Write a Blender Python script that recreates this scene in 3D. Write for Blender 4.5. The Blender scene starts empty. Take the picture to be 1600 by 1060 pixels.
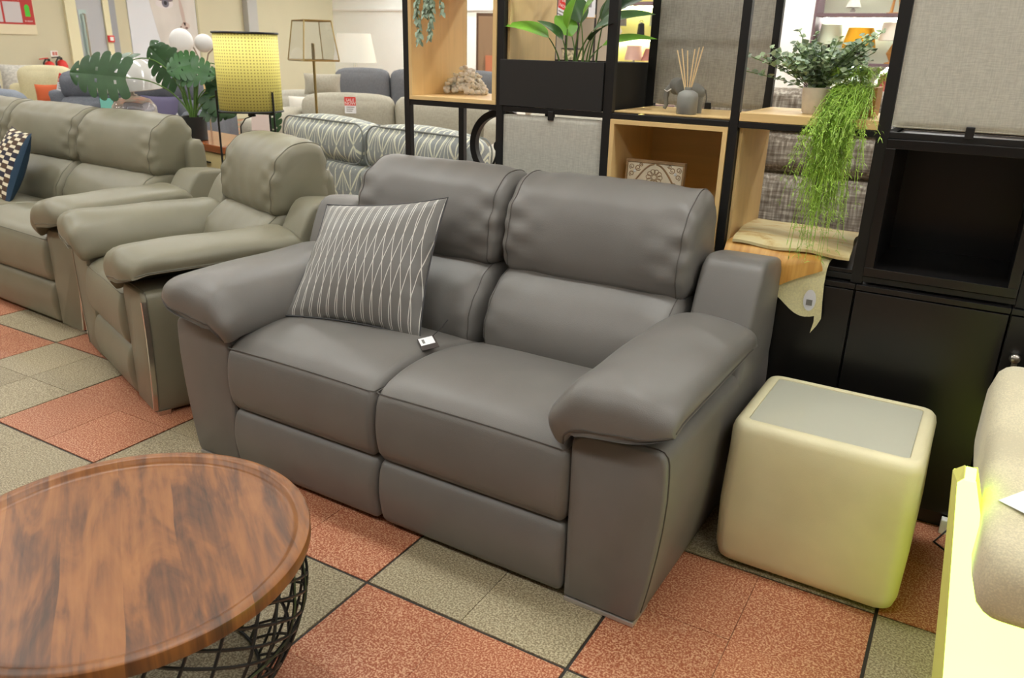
import bpy, bmesh, math, random
import numpy as np
from mathutils import Vector, Matrix
random.seed(7)
rng = np.random.default_rng(7)
SC = bpy.context.scene
COL = SC.collection
PI = math.pi

# ------------------------------------------------------------------ camera, world, lights, exposure
cam_d = bpy.data.cameras.new('camera')
cam_d.sensor_width = 36.0
cam_d.lens = 1230.0 / 1600.0 * 36.0
cam_d.clip_start = 0.02
cam_d.dof.use_dof = True
cam_d.dof.focus_distance = 2.25
cam_d.dof.aperture_fstop = 6.5
cam = bpy.data.objects.new('camera', cam_d)
COL.objects.link(cam)
YAW, PITCH, ROLL = math.radians(31.0), 0.35391, 0.025396
_fw = Vector((0, math.cos(PITCH), -math.sin(PITCH)))
_up = Vector((0, math.sin(PITCH), math.cos(PITCH)))
_rt = Vector((1, 0, 0))
_r2 = _rt * math.cos(ROLL) + _up * math.sin(ROLL)
_u2 = -_rt * math.sin(ROLL) + _up * math.cos(ROLL)
_Z = Matrix.Rotation(YAW, 3, 'Z')
_r2, _u2, _fw = _Z @ _r2, _Z @ _u2, _Z @ _fw
cam.matrix_world = Matrix(((_r2.x, _u2.x, -_fw.x, 0.0), (_r2.y, _u2.y, -_fw.y, 0.0),
                           (_r2.z, _u2.z, -_fw.z, 1.381), (0, 0, 0, 1)))
SC.camera = cam

world = bpy.data.worlds.new('shop_ambient')
SC.world = world
world.use_nodes = True
world.node_tree.nodes['Background'].inputs[0].default_value = (1.0, 0.95, 0.85, 1)
world.node_tree.nodes['Background'].inputs[1].default_value = 0.10

CEIL_Z = 3.3
LIGHT_STRENGTH = 22.5
LIGHT_COL = (0.975, 1.0, 0.97, 1)
BED_GLOW = 5.0
SHELF_GLOW = 9.0

SC.view_settings.view_transform = 'Standard'
SC.view_settings.look = 'None'
SC.view_settings.gamma = 1.0
SC.view_settings.use_curve_mapping = False
SC.view_settings.exposure = 0.0
SC.cycles.use_denoising = True
SC.cycles.max_bounces = 8
SC.cycles.sample_clamp_indirect = 4.0

# ------------------------------------------------------------------ helpers: materials
def lin(c):
    out = []
    for v in c[:3]:
        v = v / 255.0
        out.append(v / 12.92 if v <= 0.04045 else ((v + 0.055) / 1.055) ** 2.4)
    return (out[0], out[1], out[2], 1.0)


class NT:
    def __init__(s, name):
        s.m = bpy.data.materials.new(name)
        s.m.use_nodes = True
        s.t = s.m.node_tree
        s.b = s.t.nodes['Principled BSDF']
        s.tc = None

    def n(s, typ, **kw):
        nd = s.t.nodes.new(typ)
        for k, v in kw.items():
            if hasattr(nd, k):
                setattr(nd, k, v)
        return nd

    def link(s, a, b):
        s.t.links.new(a, b)

    def set(s, **kw):
        for k, v in kw.items():
            s.b.inputs[k.replace('_', ' ')].default_value = v
        return s

    def obj(s):
        if s.tc is None:
            s.tc = s.n('ShaderNodeTexCoord')
        return s.tc.outputs['Object']

    def uv(s):
        if s.tc is None:
            s.tc = s.n('ShaderNodeTexCoord')
        return s.tc.outputs['UV']

    def pos(s):
        return s.n('ShaderNodeNewGeometry').outputs['Position']

    def mapping(s, vec, scale=(1, 1, 1), rot=(0, 0, 0), loc=(0, 0, 0)):
        mp = s.n('ShaderNodeMapping')
        s.link(vec, mp.inputs['Vector'])
        mp.inputs['Scale'].default_value = scale
        mp.inputs['Rotation'].default_value = rot
        mp.inputs['Location'].default_value = loc
        return mp.outputs[0]

    def noise(s, vec, scale, detail=3, rough=0.5, dist=0.0):
        nd = s.n('ShaderNodeTexNoise')
        s.link(vec, nd.inputs['Vector'])
        nd.inputs['Scale'].default_value = scale
        nd.inputs['Detail'].default_value = detail
        nd.inputs['Roughness'].default_value = rough
        nd.inputs['Distortion'].default_value = dist
        return nd.outputs['Fac']

    def ramp(s, fac, stops):
        r = s.n('ShaderNodeValToRGB')
        s.link(fac, r.inputs[0])
        els = r.color_ramp.elements
        while len(els) < len(stops):
            els.new(0.5)
        for e, (p, c) in zip(els, stops):
            e.position = p
            e.color = c if len(c) == 4 else (*c, 1)
        return r.outputs[0]

    def math(s, op, a, b=None, c=None):
        nd = s.n('ShaderNodeMath', operation=op)
        for i, v in enumerate((a, b, c)):
            if v is None:
                continue
            if isinstance(v, (int, float)):
                nd.inputs[i].default_value = v
            else:
                s.link(v, nd.inputs[i])
        return nd.outputs[0]

    def mix(s, fac, a, b, blend='MIX'):
        nd = s.n('ShaderNodeMix', data_type='RGBA', blend_type=blend)
        for i, v in ((0, fac), (6, a), (7, b)):
            if isinstance(v, (int, float)):
                nd.inputs[i].default_value = v
            elif isinstance(v, tuple):
                nd.inputs[i].default_value = v
            else:
                s.link(v, nd.inputs[i])
        return nd.outputs[2]

    def sep(s, vec):
        nd = s.n('ShaderNodeSeparateXYZ')
        s.link(vec, nd.inputs[0])
        return nd.outputs

    def bump(s, h, strength=0.2, dist=0.002):
        nd = s.n('ShaderNodeBump')
        s.link(h, nd.inputs['Height'])
        nd.inputs['Strength'].default_value = strength
        nd.inputs['Distance'].default_value = dist
        s.link(nd.outputs[0], s.b.inputs['Normal'])

    def color(s, c):
        s.link(c, s.b.inputs['Base Color'])


def plain(name, rgb, rough=0.5, metal=0.0, spec=0.5, var=0.0, vscale=8.0):
    t = NT(name)
    t.set(Roughness=rough, Metallic=metal)
    t.b.inputs['Specular IOR Level'].default_value = spec
    c = lin(rgb)
    if var > 0:
        f = t.noise(t.obj(), vscale, 4)
        lo = tuple(x * (1 - var) for x in c[:3]) + (1,)
        hi = tuple(min(1, x * (1 + var)) for x in c[:3]) + (1,)
        t.color(t.ramp(f, [(0.3, lo), (0.7, hi)]))
    else:
        t.b.inputs['Base Color'].default_value = c
    return t.m


def emit(name, col, strength):
    t = NT(name)
    t.b.inputs['Base Color'].default_value = (*col[:3], 1)
    t.b.inputs['Emission Color'].default_value = (*col[:3], 1)
    t.b.inputs['Emission Strength'].default_value = strength
    return t.m


def leather(name, rgb, rough=0.42):
    t = NT(name)
    c = lin(rgb)
    f = t.noise(t.obj(), 5, 3)
    t.color(t.ramp(f, [(0.3, tuple(x * 0.93 for x in c[:3]) + (1,)), (0.7, tuple(x * 1.07 for x in c[:3]) + (1,))]))
    t.set(Roughness=rough)
    t.b.inputs['Specular IOR Level'].default_value = 0.45
    v = t.n('ShaderNodeTexVoronoi')
    t.link(t.obj(), v.inputs['Vector'])
    v.inputs['Scale'].default_value = 420
    h = t.math('ADD', v.outputs['Distance'], t.math('MULTIPLY', t.noise(t.obj(), 9, 3), 3.0))
    t.bump(h, 0.12, 0.002)
    return t.m


def fabric(name, rgb, scale=300, contrast=0.25, rough=0.9, weave=True, blotch=0.0):
    t = NT(name)
    c = lin(rgb)
    o = t.obj()
    lo = tuple(x * (1 - contrast) for x in c[:3]) + (1,)
    hi = tuple(min(1, x * (1 + contrast)) for x in c[:3]) + (1,)
    if weave:
        a = t.noise(t.mapping(o, (scale, scale * 0.12, scale * 0.12)), 1, 2)
        b = t.noise(t.mapping(o, (scale * 0.12, scale, scale)), 1, 2)
        f = t.math('MULTIPLY', t.math('ADD', a, b), 0.5)
    else:
        f = t.noise(o, scale, 3)
    if blotch:
        f = t.math('ADD', f, t.math('MULTIPLY', t.math('SUBTRACT', t.noise(o, 6, 3), 0.5), blotch))
    t.color(t.ramp(f, [(0.38, lo), (0.62, hi)]))
    t.set(Roughness=rough)
    t.b.inputs['Specular IOR Level'].default_value = 0.2
    t.bump(f, 0.3, 0.002)
    return t.m


def wood(name, rgb, dark=0.75, axis=0, scale=30, rough=0.45):
    t = NT(name)
    c = lin(rgb)
    sc = [scale, scale, scale]
    sc[axis] = scale * 0.06
    f = t.noise(t.mapping(t.obj(), tuple(sc)), 1.0, 4, 0.6, 0.8)
    t.color(t.ramp(f, [(0.25, tuple(x * dark for x in c[:3]) + (1,)), (0.6, c), (0.85, tuple(min(1, x * 1.08) for x in c[:3]) + (1,))]))
    t.set(Roughness=rough)
    return t.m


def terrazzo(name, base, dark, light, seed, orange=None):
    t = NT(name)
    p = t.pos()
    n1 = t.noise(p, 190, 2, 0.6)
    col = t.ramp(n1, [(0.39, lin(dark)), (0.5, lin(base)), (0.61, lin(light))])
    n2 = t.noise(p, 380, 1)
    col = t.mix(t.ramp(n2, [(0.62, (0, 0, 0, 1)), (0.7, (0.55, 0.55, 0.55, 1))]), col, lin(light))
    oi = t.n('ShaderNodeObjectInfo')
    k = t.math('ADD', t.math('MULTIPLY', oi.outputs['Random'], 0.16), 0.92)
    big = t.math('ADD', t.math('MULTIPLY', t.noise(p, 2.5, 3), 0.2), 0.9)
    k = t.math('MULTIPLY', k, big)
    cmb = t.n('ShaderNodeCombineColor')
    for i in range(3):
        t.link(k, cmb.inputs[i])
    col = t.mix(1.0, col, cmb.outputs[0], 'MULTIPLY')
    t.color(col)
    t.set(Roughness=0.5)
    t.b.inputs['Specular IOR Level'].default_value = 0.35
    t.bump(n1, 0.05, 0.001)
    return t.m


MT = {}
MT['leather_grey'] = leather('charcoal_taupe_leather', (113, 110, 106))
MT['leather_olive'] = leather('olive_taupe_leather', (129, 125, 106))
MT['seam_grey'] = plain('dark_seam_thread', (84, 80, 75), 0.6)
MT['seam_olive'] = plain('olive_seam_thread', (104, 101, 86), 0.6)
MT['under'] = plain('black_underside_cloth', (25, 23, 22), 0.9)
MT['chrome'] = plain('brushed_chrome', (205, 198, 190), 0.22, 1.0)
MT['satin'] = plain('satin_steel', (190, 184, 178), 0.4, 0.6)
MT['black_metal'] = plain('matt_black_metal', (19, 19, 19), 0.45)
MT['black_panel'] = plain('black_lacquer_board', (21, 20, 20), 0.3, 0, 0.5, 0.12, 3)
MT['black_planter'] = plain('black_planter_board', (32, 31, 30), 0.55)
MT['oak'] = wood('pale_oak_veneer', (234, 200, 140), 0.92, 0, 34)
MT['oak_y'] = wood('pale_oak_veneer_side', (234, 200, 140), 0.92, 2, 34)
MT['linen'] = fabric('pale_grey_linen', (190, 188, 177), 330, 0.10)
MT['linen_brown'] = fabric('grey_linen_back_panel', (160, 156, 146), 330, 0.14)
MT['tile_red'] = terrazzo('terracotta_terrazzo', (170, 106, 76), (150, 80, 52), (208, 162, 130), 0)
MT['tile_grey'] = terrazzo('stone_grey_terrazzo', (155, 142, 115), (127, 114, 89), (189, 177, 148), 1)
MT['grout'] = plain('dark_grout', (48, 44, 40), 0.9)
MT['seam_floor'] = plain('orange_seam_filler', (158, 100, 66), 0.9)
MT['cream_wall'] = plain('cream_painted_wall', (203, 199, 172), 0.8, 0, 0.3, 0.02, 2)
MT['pale_wall'] = plain('off_white_painted_wall', (244, 248, 246), 0.8, 0, 0.3, 0.02, 2)
MT['ceiling'] = plain('white_ceiling_tile', (232, 230, 222), 0.9)
MT['white'] = plain('white_paint', (238, 238, 236), 0.5)
MT['paper'] = plain('white_paper', (236, 236, 240), 0.8)
MT['red'] = plain('sale_red_card', (214, 52, 46), 0.5)
MT['cream_vinyl'] = leather('cream_faux_leather', (226, 218, 180), 0.45)

# ------------------------------------------------------------------ helpers: meshes
def link(o, parent=None):
    COL.objects.link(o)
    if parent is not None:
        o.parent = parent
    return o


def mk(name, verts, faces, mat, parent=None, ang=40, uvs=None, loc=None, rot=None, mats=None):
    me = bpy.data.meshes.new(name)
    me.from_pydata([tuple(map(float, v)) for v in verts], [], faces)
    me.validate()
    if uvs is not None:
        lay = me.uv_layers.new(name='UVMap')
        for l in me.loops:
            lay.data[l.index].uv = uvs[l.vertex_index]
    bm = bmesh.new()
    bm.from_mesh(me)
    bmesh.ops.recalc_face_normals(bm, faces=bm.faces)
    bm.to_mesh(me)
    bm.free()
    if ang:
        me.polygons.foreach_set('use_smooth', [True] * len(me.polygons))
        me.set_sharp_from_angle(angle=math.radians(ang))
    me.materials.append(mat)
    o = bpy.data.objects.new(name, me)
    if loc is not None:
        o.location = loc
    if rot is not None:
        o.rotation_euler = rot
    return link(o, parent)


class G:
    """collects shapes into one mesh"""
    def __init__(s):
        s.v, s.f = [], []

    def add(s, v, f):
        k = len(s.v)
        s.v += [tuple(p) for p in v]
        s.f += [tuple(i + k for i in q) for q in f]
        return s

    def box(s, x0, x1, y0, y1, z0, z1, b=0.0):
        if x0 > x1: x0, x1 = x1, x0
        if y0 > y1: y0, y1 = y1, y0
        if z0 > z1: z0, z1 = z1, z0
        if b <= 0:
            v = [(x, y, z) for x in (x0, x1) for y in (y0, y1) for z in (z0, z1)]
            f = [(0, 1, 3, 2), (4, 6, 7, 5), (0, 4, 5, 1), (2, 3, 7, 6), (0, 2, 6, 4), (1, 5, 7, 3)]
            return s.add(v, f)
        bm = bmesh.new()
        bmesh.ops.create_cube(bm, size=1.0)
        for q in bm.verts:
            q.co = Vector(((x0 + x1) / 2 + q.co.x * (x1 - x0), (y0 + y1) / 2 + q.co.y * (y1 - y0), (z0 + z1) / 2 + q.co.z * (z1 - z0)))
        b = min(b, 0.45 * min(x1 - x0, y1 - y0, z1 - z0))
        bmesh.ops.bevel(bm, geom=bm.edges[:], offset=b, segments=2, profile=0.5, affect='EDGES')
        bm.verts.index_update()
        s.add([q.co[:] for q in bm.verts], [[q.index for q in f.verts] for f in bm.faces])
        bm.free()
        return s

    def tube(s, pts, r, n=8, closed=False, taper=None):
        pts = [Vector(p) for p in pts]
        m = len(pts)
        rings = []
        up = Vector((0, 0, 1))
        prev = None
        for i, p in enumerate(pts):
            if closed:
                t = pts[(i + 1) % m] - pts[i - 1]
            else:
                t = pts[min(i + 1, m - 1)] - pts[max(i - 1, 0)]
            if t.length < 1e-9:
                t = Vector((0, 0, 1))
            t.normalize()
            if prev is None:
                a = t.cross(up)
                if a.length < 0.05:
                    a = t.cross(Vector((1, 0, 0)))
            else:
                a = prev - t * prev.dot(t)
                if a.length < 1e-4:
                    a = t.cross(up)
            a.normalize()
            prev = a
            c = t.cross(a)
            rr = r if taper is None else r * (taper[0] + (taper[1] - taper[0]) * i / max(1, m - 1))
            rings.append([p + (a * math.cos(2 * PI * k / n) + c * math.sin(2 * PI * k / n)) * rr for k in range(n)])
        return s.rings(rings, closed, True)

    def rings(s, rings, closed=False, caps=True):
        n = len(rings[0])
        v = [q for r in rings for q in r]
        f = []
        m = len(rings)
        for i in range(m if closed else m - 1):
            j = (i + 1) % m
            for k in range(n):
                l = (k + 1) % n
                f.append((i * n + k, i * n + l, j * n + l, j * n + k))
        if caps and not closed:
            f.append(tuple(range(n - 1, -1, -1)))
            f.append(tuple((m - 1) * n + k for k in range(n)))
        return s.add(v, f)

    def lathe(s, prof, n=32, c=(0, 0, 0), axis='z'):
        rings = []
        for r, z in prof:
            ring = []
            for k in range(n):
                a = 2 * PI * k / n
                q = (r * math.cos(a), r * math.sin(a), z)
                if axis == 'y':
                    q = (q[0], q[2], q[1])
                if axis == 'x':
                    q = (q[2], q[0], q[1])
                ring.append((q[0] + c[0], q[1] + c[1], q[2] + c[2]))
            rings.append(ring)
        return s.rings(rings, False, True)

    def prism(s, poly, axis, a, b, bev=0.0):
        """poly: 2D outline; axis: extrude axis index"""
        def pt(q, h):
            c = list(q)
            c.insert(axis, h)
            return tuple(c)
        n = len(poly)
        v = [pt(q, a) for q in poly] + [pt(q, b) for q in poly]
        f = [tuple(range(n)), tuple(range(2 * n - 1, n - 1, -1))]
        for k in range(n):
            l = (k + 1) % n
            f.append((k, l, n + l, n + k))
        return s.add(v, f)

    def ball(s, c, r, n=8, m=6, sc=(1, 1, 1)):
        rings = []
        for i in range(1, m):
            t = PI * i / m
            rings.append([(c[0] + sc[0] * r * math.sin(t) * math.cos(2 * PI * k / n), c[1] + sc[1] * r * math.sin(t) * math.sin(2 * PI * k / n), c[2] + sc[2] * r * math.cos(t)) for k in range(n)])
        v = [q for rg in rings for q in rg] + [(c[0], c[1], c[2] + sc[2] * r), (c[0], c[1], c[2] - sc[2] * r)]
        f = []
        for i in range(len(rings) - 1):
            for k in range(n):
                f.append((i * n + k, (i + 1) * n + k, (i + 1) * n + (k + 1) % n, i * n + (k + 1) % n))
        T, B = len(v) - 2, len(v) - 1
        for k in range(n):
            f.append((T, k, (k + 1) % n))
            f.append((B, (len(rings) - 1) * n + (k + 1) % n, (len(rings) - 1) * n + k))
        return s.add(v, f)

    def xform(s, M):
        s.v = [tuple(M @ Vector(p)) for p in s.v]
        return s

    def mk(s, name, mat, parent=None, ang=40, **k):
        return mk(name, s.v, s.f, mat, parent, ang, **k)


def thing(name, label, cat, loc=(0, 0, 0), rz=0.0, group=None):
    o = bpy.data.objects.new(name, None)
    o.empty_display_size = 0.1
    link(o)
    o.location = loc
    o.rotation_euler = (0, 0, rz)
    return tag(o, label, cat, group)


def tag(o, label=None, cat=None, group=None, kind=None):
    if label: o['label'] = label
    if cat: o['category'] = cat
    if group: o['group'] = group
    if kind: o['kind'] = kind
    return o


def chaikin(poly, it=2, closed=True, keep=0.25):
    for _ in range(it):
        out = []
        n = len(poly)
        for i in range(n if closed else n - 1):
            a, b = poly[i], poly[(i + 1) % n]
            out.append(tuple(x * (1 - keep) + y * keep for x, y in zip(a, b)))
            out.append(tuple(x * keep + y * (1 - keep) for x, y in zip(a, b)))
        if not closed:
            out = [poly[0]] + out + [poly[-1]]
        poly = out
    return poly


def resample(poly, n):
    P = [np.array(p, float) for p in poly]
    P.append(P[0])
    d = [0]
    for a, b in zip(P[:-1], P[1:]):
        d.append(d[-1] + np.linalg.norm(b - a))
    out = []
    for k in range(n):
        t = d[-1] * k / n
        i = max(j for j in range(len(d)) if d[j] <= t + 1e-12)
        i = min(i, len(P) - 2)
        u = (t - d[i]) / max(1e-9, d[i + 1] - d[i])
        out.append(tuple(P[i] * (1 - u) + P[i + 1] * u))
    return out


def loft_x(prof, x0, x1, r=0.04, nx=26, npf=48, crown=None, wrinkle=0.0, seed=0, seams=(), seam_r=0.0019, bow=0.0, it=2):
    """sweep a closed (y,z) profile along x with rounded, slightly drawn-in ends.
    returns (G cushion, G seam piping)"""
    P = np.array(resample(chaikin(prof, it), npf))
    c = (P.max(0) + P.min(0)) / 2
    ext = (P.max(0) - P.min(0)) / 2
    hw = (x1 - x0) / 2
    cx = (x0 + x1) / 2
    ts = np.concatenate([np.linspace(-1, -1 + 1.6 * r / hw, 7), np.linspace(-1 + 1.6 * r / hw, 1 - 1.6 * r / hw, nx)[1:-1], np.linspace(1 - 1.6 * r / hw, 1, 7)])
    rs = np.random.default_rng(seed)
    ph = rs.uniform(0, 6.28, 8)

    def section(t):
        q = max(0.0, (abs(t) - (1 - r / hw)) / (r / hw))
        k = r * (1 - math.sqrt(max(0.0, 1 - q * q)))
        s = 1 - k / ext
        Q = c + (P - c) * s
        b = bow * (1 - t * t)
        Q = Q + (P - c) / np.maximum(ext, 1e-6) * b * 0.5
        if crown is not None:
            Q = Q.copy()
            Q[:, 1] += crown * (1 - t ** 4) * np.clip((P[:, 1] - c[1]) / ext[1], 0, 1) ** 2
        if wrinkle:
            e = math.exp(-((1 - abs(t)) * hw / 0.11) ** 2)
            sgn = 1 if t > 0 else -1
            zz = P[:, 1]
            w = np.sin(zz * 95 + ph[0 if sgn > 0 else 1] + 9 * t) * 0.6 + np.sin(zz * 57 + ph[2] - 14 * t) * 0.6
            w2 = np.sin(P[:, 1] * 20 + t * 11 + ph[3]) * np.sin(P[:, 0] * 17 - t * 6 + ph[4]) * 0.5
            nrm = (P - c) / np.linalg.norm(P - c, axis=1)[:, None]
            Q = Q + nrm * (wrinkle * (w * e + w2 * 0.6))[:, None]
        return Q
    g = G()
    rings = []
    for t in ts:
        Q = section(t)
        rings.append([(cx + t * hw, q[0], q[1]) for q in Q])
    g.rings(rings, False, True)
    sg = []
    for t in seams:
        Q = section(t)
        nrm = (Q - c) / np.linalg.norm(Q - c, axis=1)[:, None]
        Q = Q + nrm * seam_r * 0.25
        sg.append(G().tube([(cx + t * hw, q[0], q[1]) for q in Q], seam_r, 5, closed=True))
    return g, sg


def softbox(w, d, h, r, bulge=(0, 0, 0), n=10):
    """rounded, bulging box centred on origin; returns G"""
    hx, hy, hz = w / 2, d / 2, h / 2
    r = min(r, hx, hy, hz)
    g = G()
    idx = {}
    V, F = [], []
    def vert(u, v, k):
        key = (round(u, 5), round(v, 5), round(k, 5))
        if key in idx:
            return idx[key]
        p = np.array([u * hx, v * hy, k * hz])
        lim = np.array([hx - r, hy - r, hz - r])
        inn = np.clip(p, -lim, lim)
        dd = p - inn
        L = np.linalg.norm(dd)
        q = inn + (dd / L * r if L > 1e-9 else 0)
        q = q + np.array([bulge[0] * u * (1 - v * v) * (1 - k * k), bulge[1] * v * (1 - u * u) * (1 - k * k), bulge[2] * k * (1 - u * u) * (1 - v * v)])
        idx[key] = len(V)
        V.append(tuple(q))
        return idx[key]
    # more samples near the edges
    lin_ = np.linspace(-1, 1, n + 1)
    ss = np.sign(lin_) * (1 - (1 - np.abs(lin_)) ** 1.6)
    for ax in range(3):
        for sg in (-1, 1):
            for i in range(n):
                for j in range(n):
                    q = []
                    for a, b in ((i, j), (i + 1, j), (i + 1, j + 1), (i, j + 1)):
                        c = [0, 0, 0]
                        c[ax] = sg
                        c[(ax + 1) % 3] = ss[a]
                        c[(ax + 2) % 3] = ss[b]
                        q.append(vert(*c))
                    F.append(tuple(q))
    g.add(V, F)
    return g


def loop_xy(w, d, r, z, n=6):
    """rounded rectangle loop points"""
    pts = []
    for cx, cy, a0 in ((w / 2 - r, d / 2 - r, 0), (-w / 2 + r, d / 2 - r, 90), (-w / 2 + r, -d / 2 + r, 180), (w / 2 - r, -d / 2 + r, 270)):
        for k in range(n + 1):
            a = math.radians(a0 + 90 * k / n)
            pts.append((cx + r * math.cos(a), cy + r * math.sin(a), z))
    return pts


def pillow(c00, c10, c01, c11, normal, th, n=22, pinch=0.05, sag=None):
    """scatter cushion between four corners (bottom-left, bottom-right, top-left, top-right)"""
    A, B, C, D = [np.array(q, float) for q in (c00, c10, c01, c11)]
    N = np.array(normal, float)
    N /= np.linalg.norm(N)
    V, F, UV = [], [], []
    ids = {}
    for side in (1, -1):
        for i in range(n + 1):
            for j in range(n + 1):
                if side == -1 and (i in (0, n) or j in (0, n)):
                    ids[(side, i, j)] = ids[(1, i, j)]
                    continue
                u, v = i / n, j / n
                a, b = 2 * u - 1, 2 * v - 1
                pu = 0.5 + 0.5 * a * (1 - pinch * (1 - b * b))
                pv = 0.5 + 0.5 * b * (1 - pinch * (1 - a * a))
                p = A * (1 - pu) * (1 - pv) + B * pu * (1 - pv) + C * (1 - pu) * pv + D * pu * pv
                t = (max(0, 1 - a * a) ** 0.55) * (max(0, 1 - b * b) ** 0.55)
                t *= 1 + 0.03 * math.sin(7 * u + 3) * math.sin(5 * v + 1)
                cre = 0.006 * math.sin(34 * v + 6 * u) * math.exp(-((1 - abs(a)) / 0.22) ** 2)
                p = p + N * (side * (th / 2 * t + cre * t))
                ids[(side, i, j)] = len(V)
                V.append(tuple(p))
                UV.append((u, v))
    for side in (1, -1):
        for i in range(n):
            for j in range(n):
                q = (ids[(side, i, j)], ids[(side, i + 1, j)], ids[(side, i + 1, j + 1)], ids[(side, i, j + 1)])
                F.append(q if side == 1 else q[::-1])
    edge = [V[ids[(1, i, 0)]] for i in range(n)] + [V[ids[(1, n, j)]] for j in range(n)] + [V[ids[(1, n - i, n)]] for i in range(n)] + [V[ids[(1, 0, n - j)]] for j in range(n)]
    return V, F, UV, edge


def text_mesh(name, s, size, mat, parent, loc, rot=(PI / 2, 0, 0), depth=0.0006, align='CENTER'):
    cu = bpy.data.curves.new(name, 'FONT')
    cu.body = s
    cu.size = size
    cu.extrude = depth
    cu.align_x = align
    cu.align_y = 'CENTER'
    cu.resolution_u = 2
    o = bpy.data.objects.new(name, cu)
    COL.objects.link(o)
    dg = bpy.context.evaluated_depsgraph_get()
    me = bpy.data.meshes.new_from_object(o.evaluated_get(dg))
    bpy.data.objects.remove(o)
    bpy.data.curves.remove(cu)
    me.materials.clear()
    me.materials.append(mat)
    r = bpy.data.objects.new(name, me)
    r.location = loc
    r.rotation_euler = rot
    return link(r, parent)


def copy_tree(o, parent=None):
    c = o.copy()
    COL.objects.link(c)
    if parent is not None:
        c.parent = parent
    for ch in list(o.children):
        copy_tree(ch, c)
    return c


# ------------------------------------------------------------------ setting: floor with tiles, walls, ceiling, lamps
BL = 0.61
GA = math.radians(1.182)
GO = Vector((-0.6371, 1.3494))
ga = Vector((math.cos(GA), math.sin(GA)))
gb = Vector((-math.sin(GA), math.cos(GA)))
BI0, BI1, BJ0, BJ1 = -8, 3, -3, 3


def floor_material():
    t = NT('floor_grout_and_far_tiles')
    p = t.mapping(t.pos(), (1 / BL, 1 / BL, 1), (0, 0, -GA))
    # mapping rotates after scaling; offset is taken off afterwards
    o2 = Matrix.Rotation(-GA, 2) @ GO / BL
    x, y, z = t.sep(p)
    x = t.math('SUBTRACT', x, o2.x)
    y = t.math('SUBTRACT', y, o2.y)
    fx, fy = t.math('FLOOR', x), t.math('FLOOR', y)
    par = t.math('FLOORED_MODULO', t.math('ADD', fx, fy), 2.0)
    n = t.noise(t.pos(), 150, 2, 0.6)
    red = t.ramp(n, [(0.36, lin((164, 88, 58))), (0.66, lin((226, 176, 142)))])
    grey = t.ramp(n, [(0.36, lin((120, 108, 84))), (0.66, lin((190, 180, 150)))])
    far = t.mix(par, red, grey)
    ex = t.math('ABSOLUTE', t.math('SUBTRACT', t.math('FRACT', x), 0.5))
    ey = t.math('ABSOLUTE', t.math('SUBTRACT', t.math('FRACT', y), 0.5))
    line = t.math('GREATER_THAN', t.math('MAXIMUM', ex, ey), 0.5 - 0.007)
    inside = t.math('MULTIPLY', t.math('MULTIPLY', t.math('GREATER_THAN', x, float(BI0)), t.math('LESS_THAN', x, float(BI1))),
                    t.math('MULTIPLY', t.math('GREATER_THAN', y, float(BJ0)), t.math('LESS_THAN', y, float(BJ1))))
    base = t.mix(inside, far, lin((150, 96, 66)))
    t.color(t.mix(line, base, lin((46, 42, 38))))
    t.set(Roughness=0.6)
    return t.m


g = G()
g.box(-14, 9, -7, 14.5, -0.06, -0.004)
floor = g.mk('floor', floor_material(), ang=0)
tag(floor, 'terrazzo shop floor chequered in terracotta and stone grey tiles', kind='structure')
th = BL / 2
tg = G()
tg.box(-0.5, 0.5, -0.5, 0.5, -0.006, 0.0)
proto = None
for bi in range(BI0, BI1):
    for bj in range(BJ0, BJ1):
        red = (bi + bj) % 2 == 0
        for si in (0, 1):
            for sj in (0, 1):
                gx0, gx1 = (0.0045, 0.0008) if si == 0 else (0.0008, 0.0045)
                gy0, gy1 = (0.0045, 0.0008) if sj == 0 else (0.0008, 0.0045)
                u0, u1 = bi * BL + si * th + gx0, bi * BL + (si + 1) * th - gx1
                v0, v1 = bj * BL + sj * th + gy0, bj * BL + (sj + 1) * th - gy1
                c = GO + ga * ((u0 + u1) / 2) + gb * ((v0 + v1) / 2)
                key = 'red' if red else 'grey'
                if proto is None:
                    proto = {}
                if key not in proto:
                    o = tg.mk('tile', MT['tile_' + key], floor, ang=0)
                    proto[key] = o.data
                else:
                    o = bpy.data.objects.new('tile', proto[key])
                    link(o, floor)
                o.location = (c.x, c.y, 0.0005 * ((bi * 7 + bj * 3 + si * 5 + sj) % 3) - 0.001)
                o.scale = (u1 - u0, v1 - v0, 1)
                o.rotation_euler = (0, 0, GA)

tag(G().box(-12.62, -12.5, -7, 13.32, 0, CEIL_Z).mk('wall_left', MT['cream_wall'], ang=0), 'cream painted wall with the grey door and fire point', kind='structure')
tag(G().box(-12.62, 9, 13.2, 13.32, 0, CEIL_Z).mk('wall_back', MT['pale_wall'], ang=0), 'off-white painted wall at the back of the shop', kind='structure')
tag(G().box(-12.62, 9, -7, 13.32, CEIL_Z, CEIL_Z + 0.08).mk('ceiling', MT['ceiling'], ang=0), 'white shop ceiling carrying rows of light panels', kind='structure')
tag(G().box(-12.5, -12.485, 8.25, 13.2, 2.32, 2.36, 0.004).mk('trim_1', MT['white'], ang=0), kind='structure')
tag(G().box(-12.48, -3.5, 13.17, 13.2, 2.02, 2.06, 0.004).mk('trim_2', MT['white'], ang=0), kind='structure')

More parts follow.
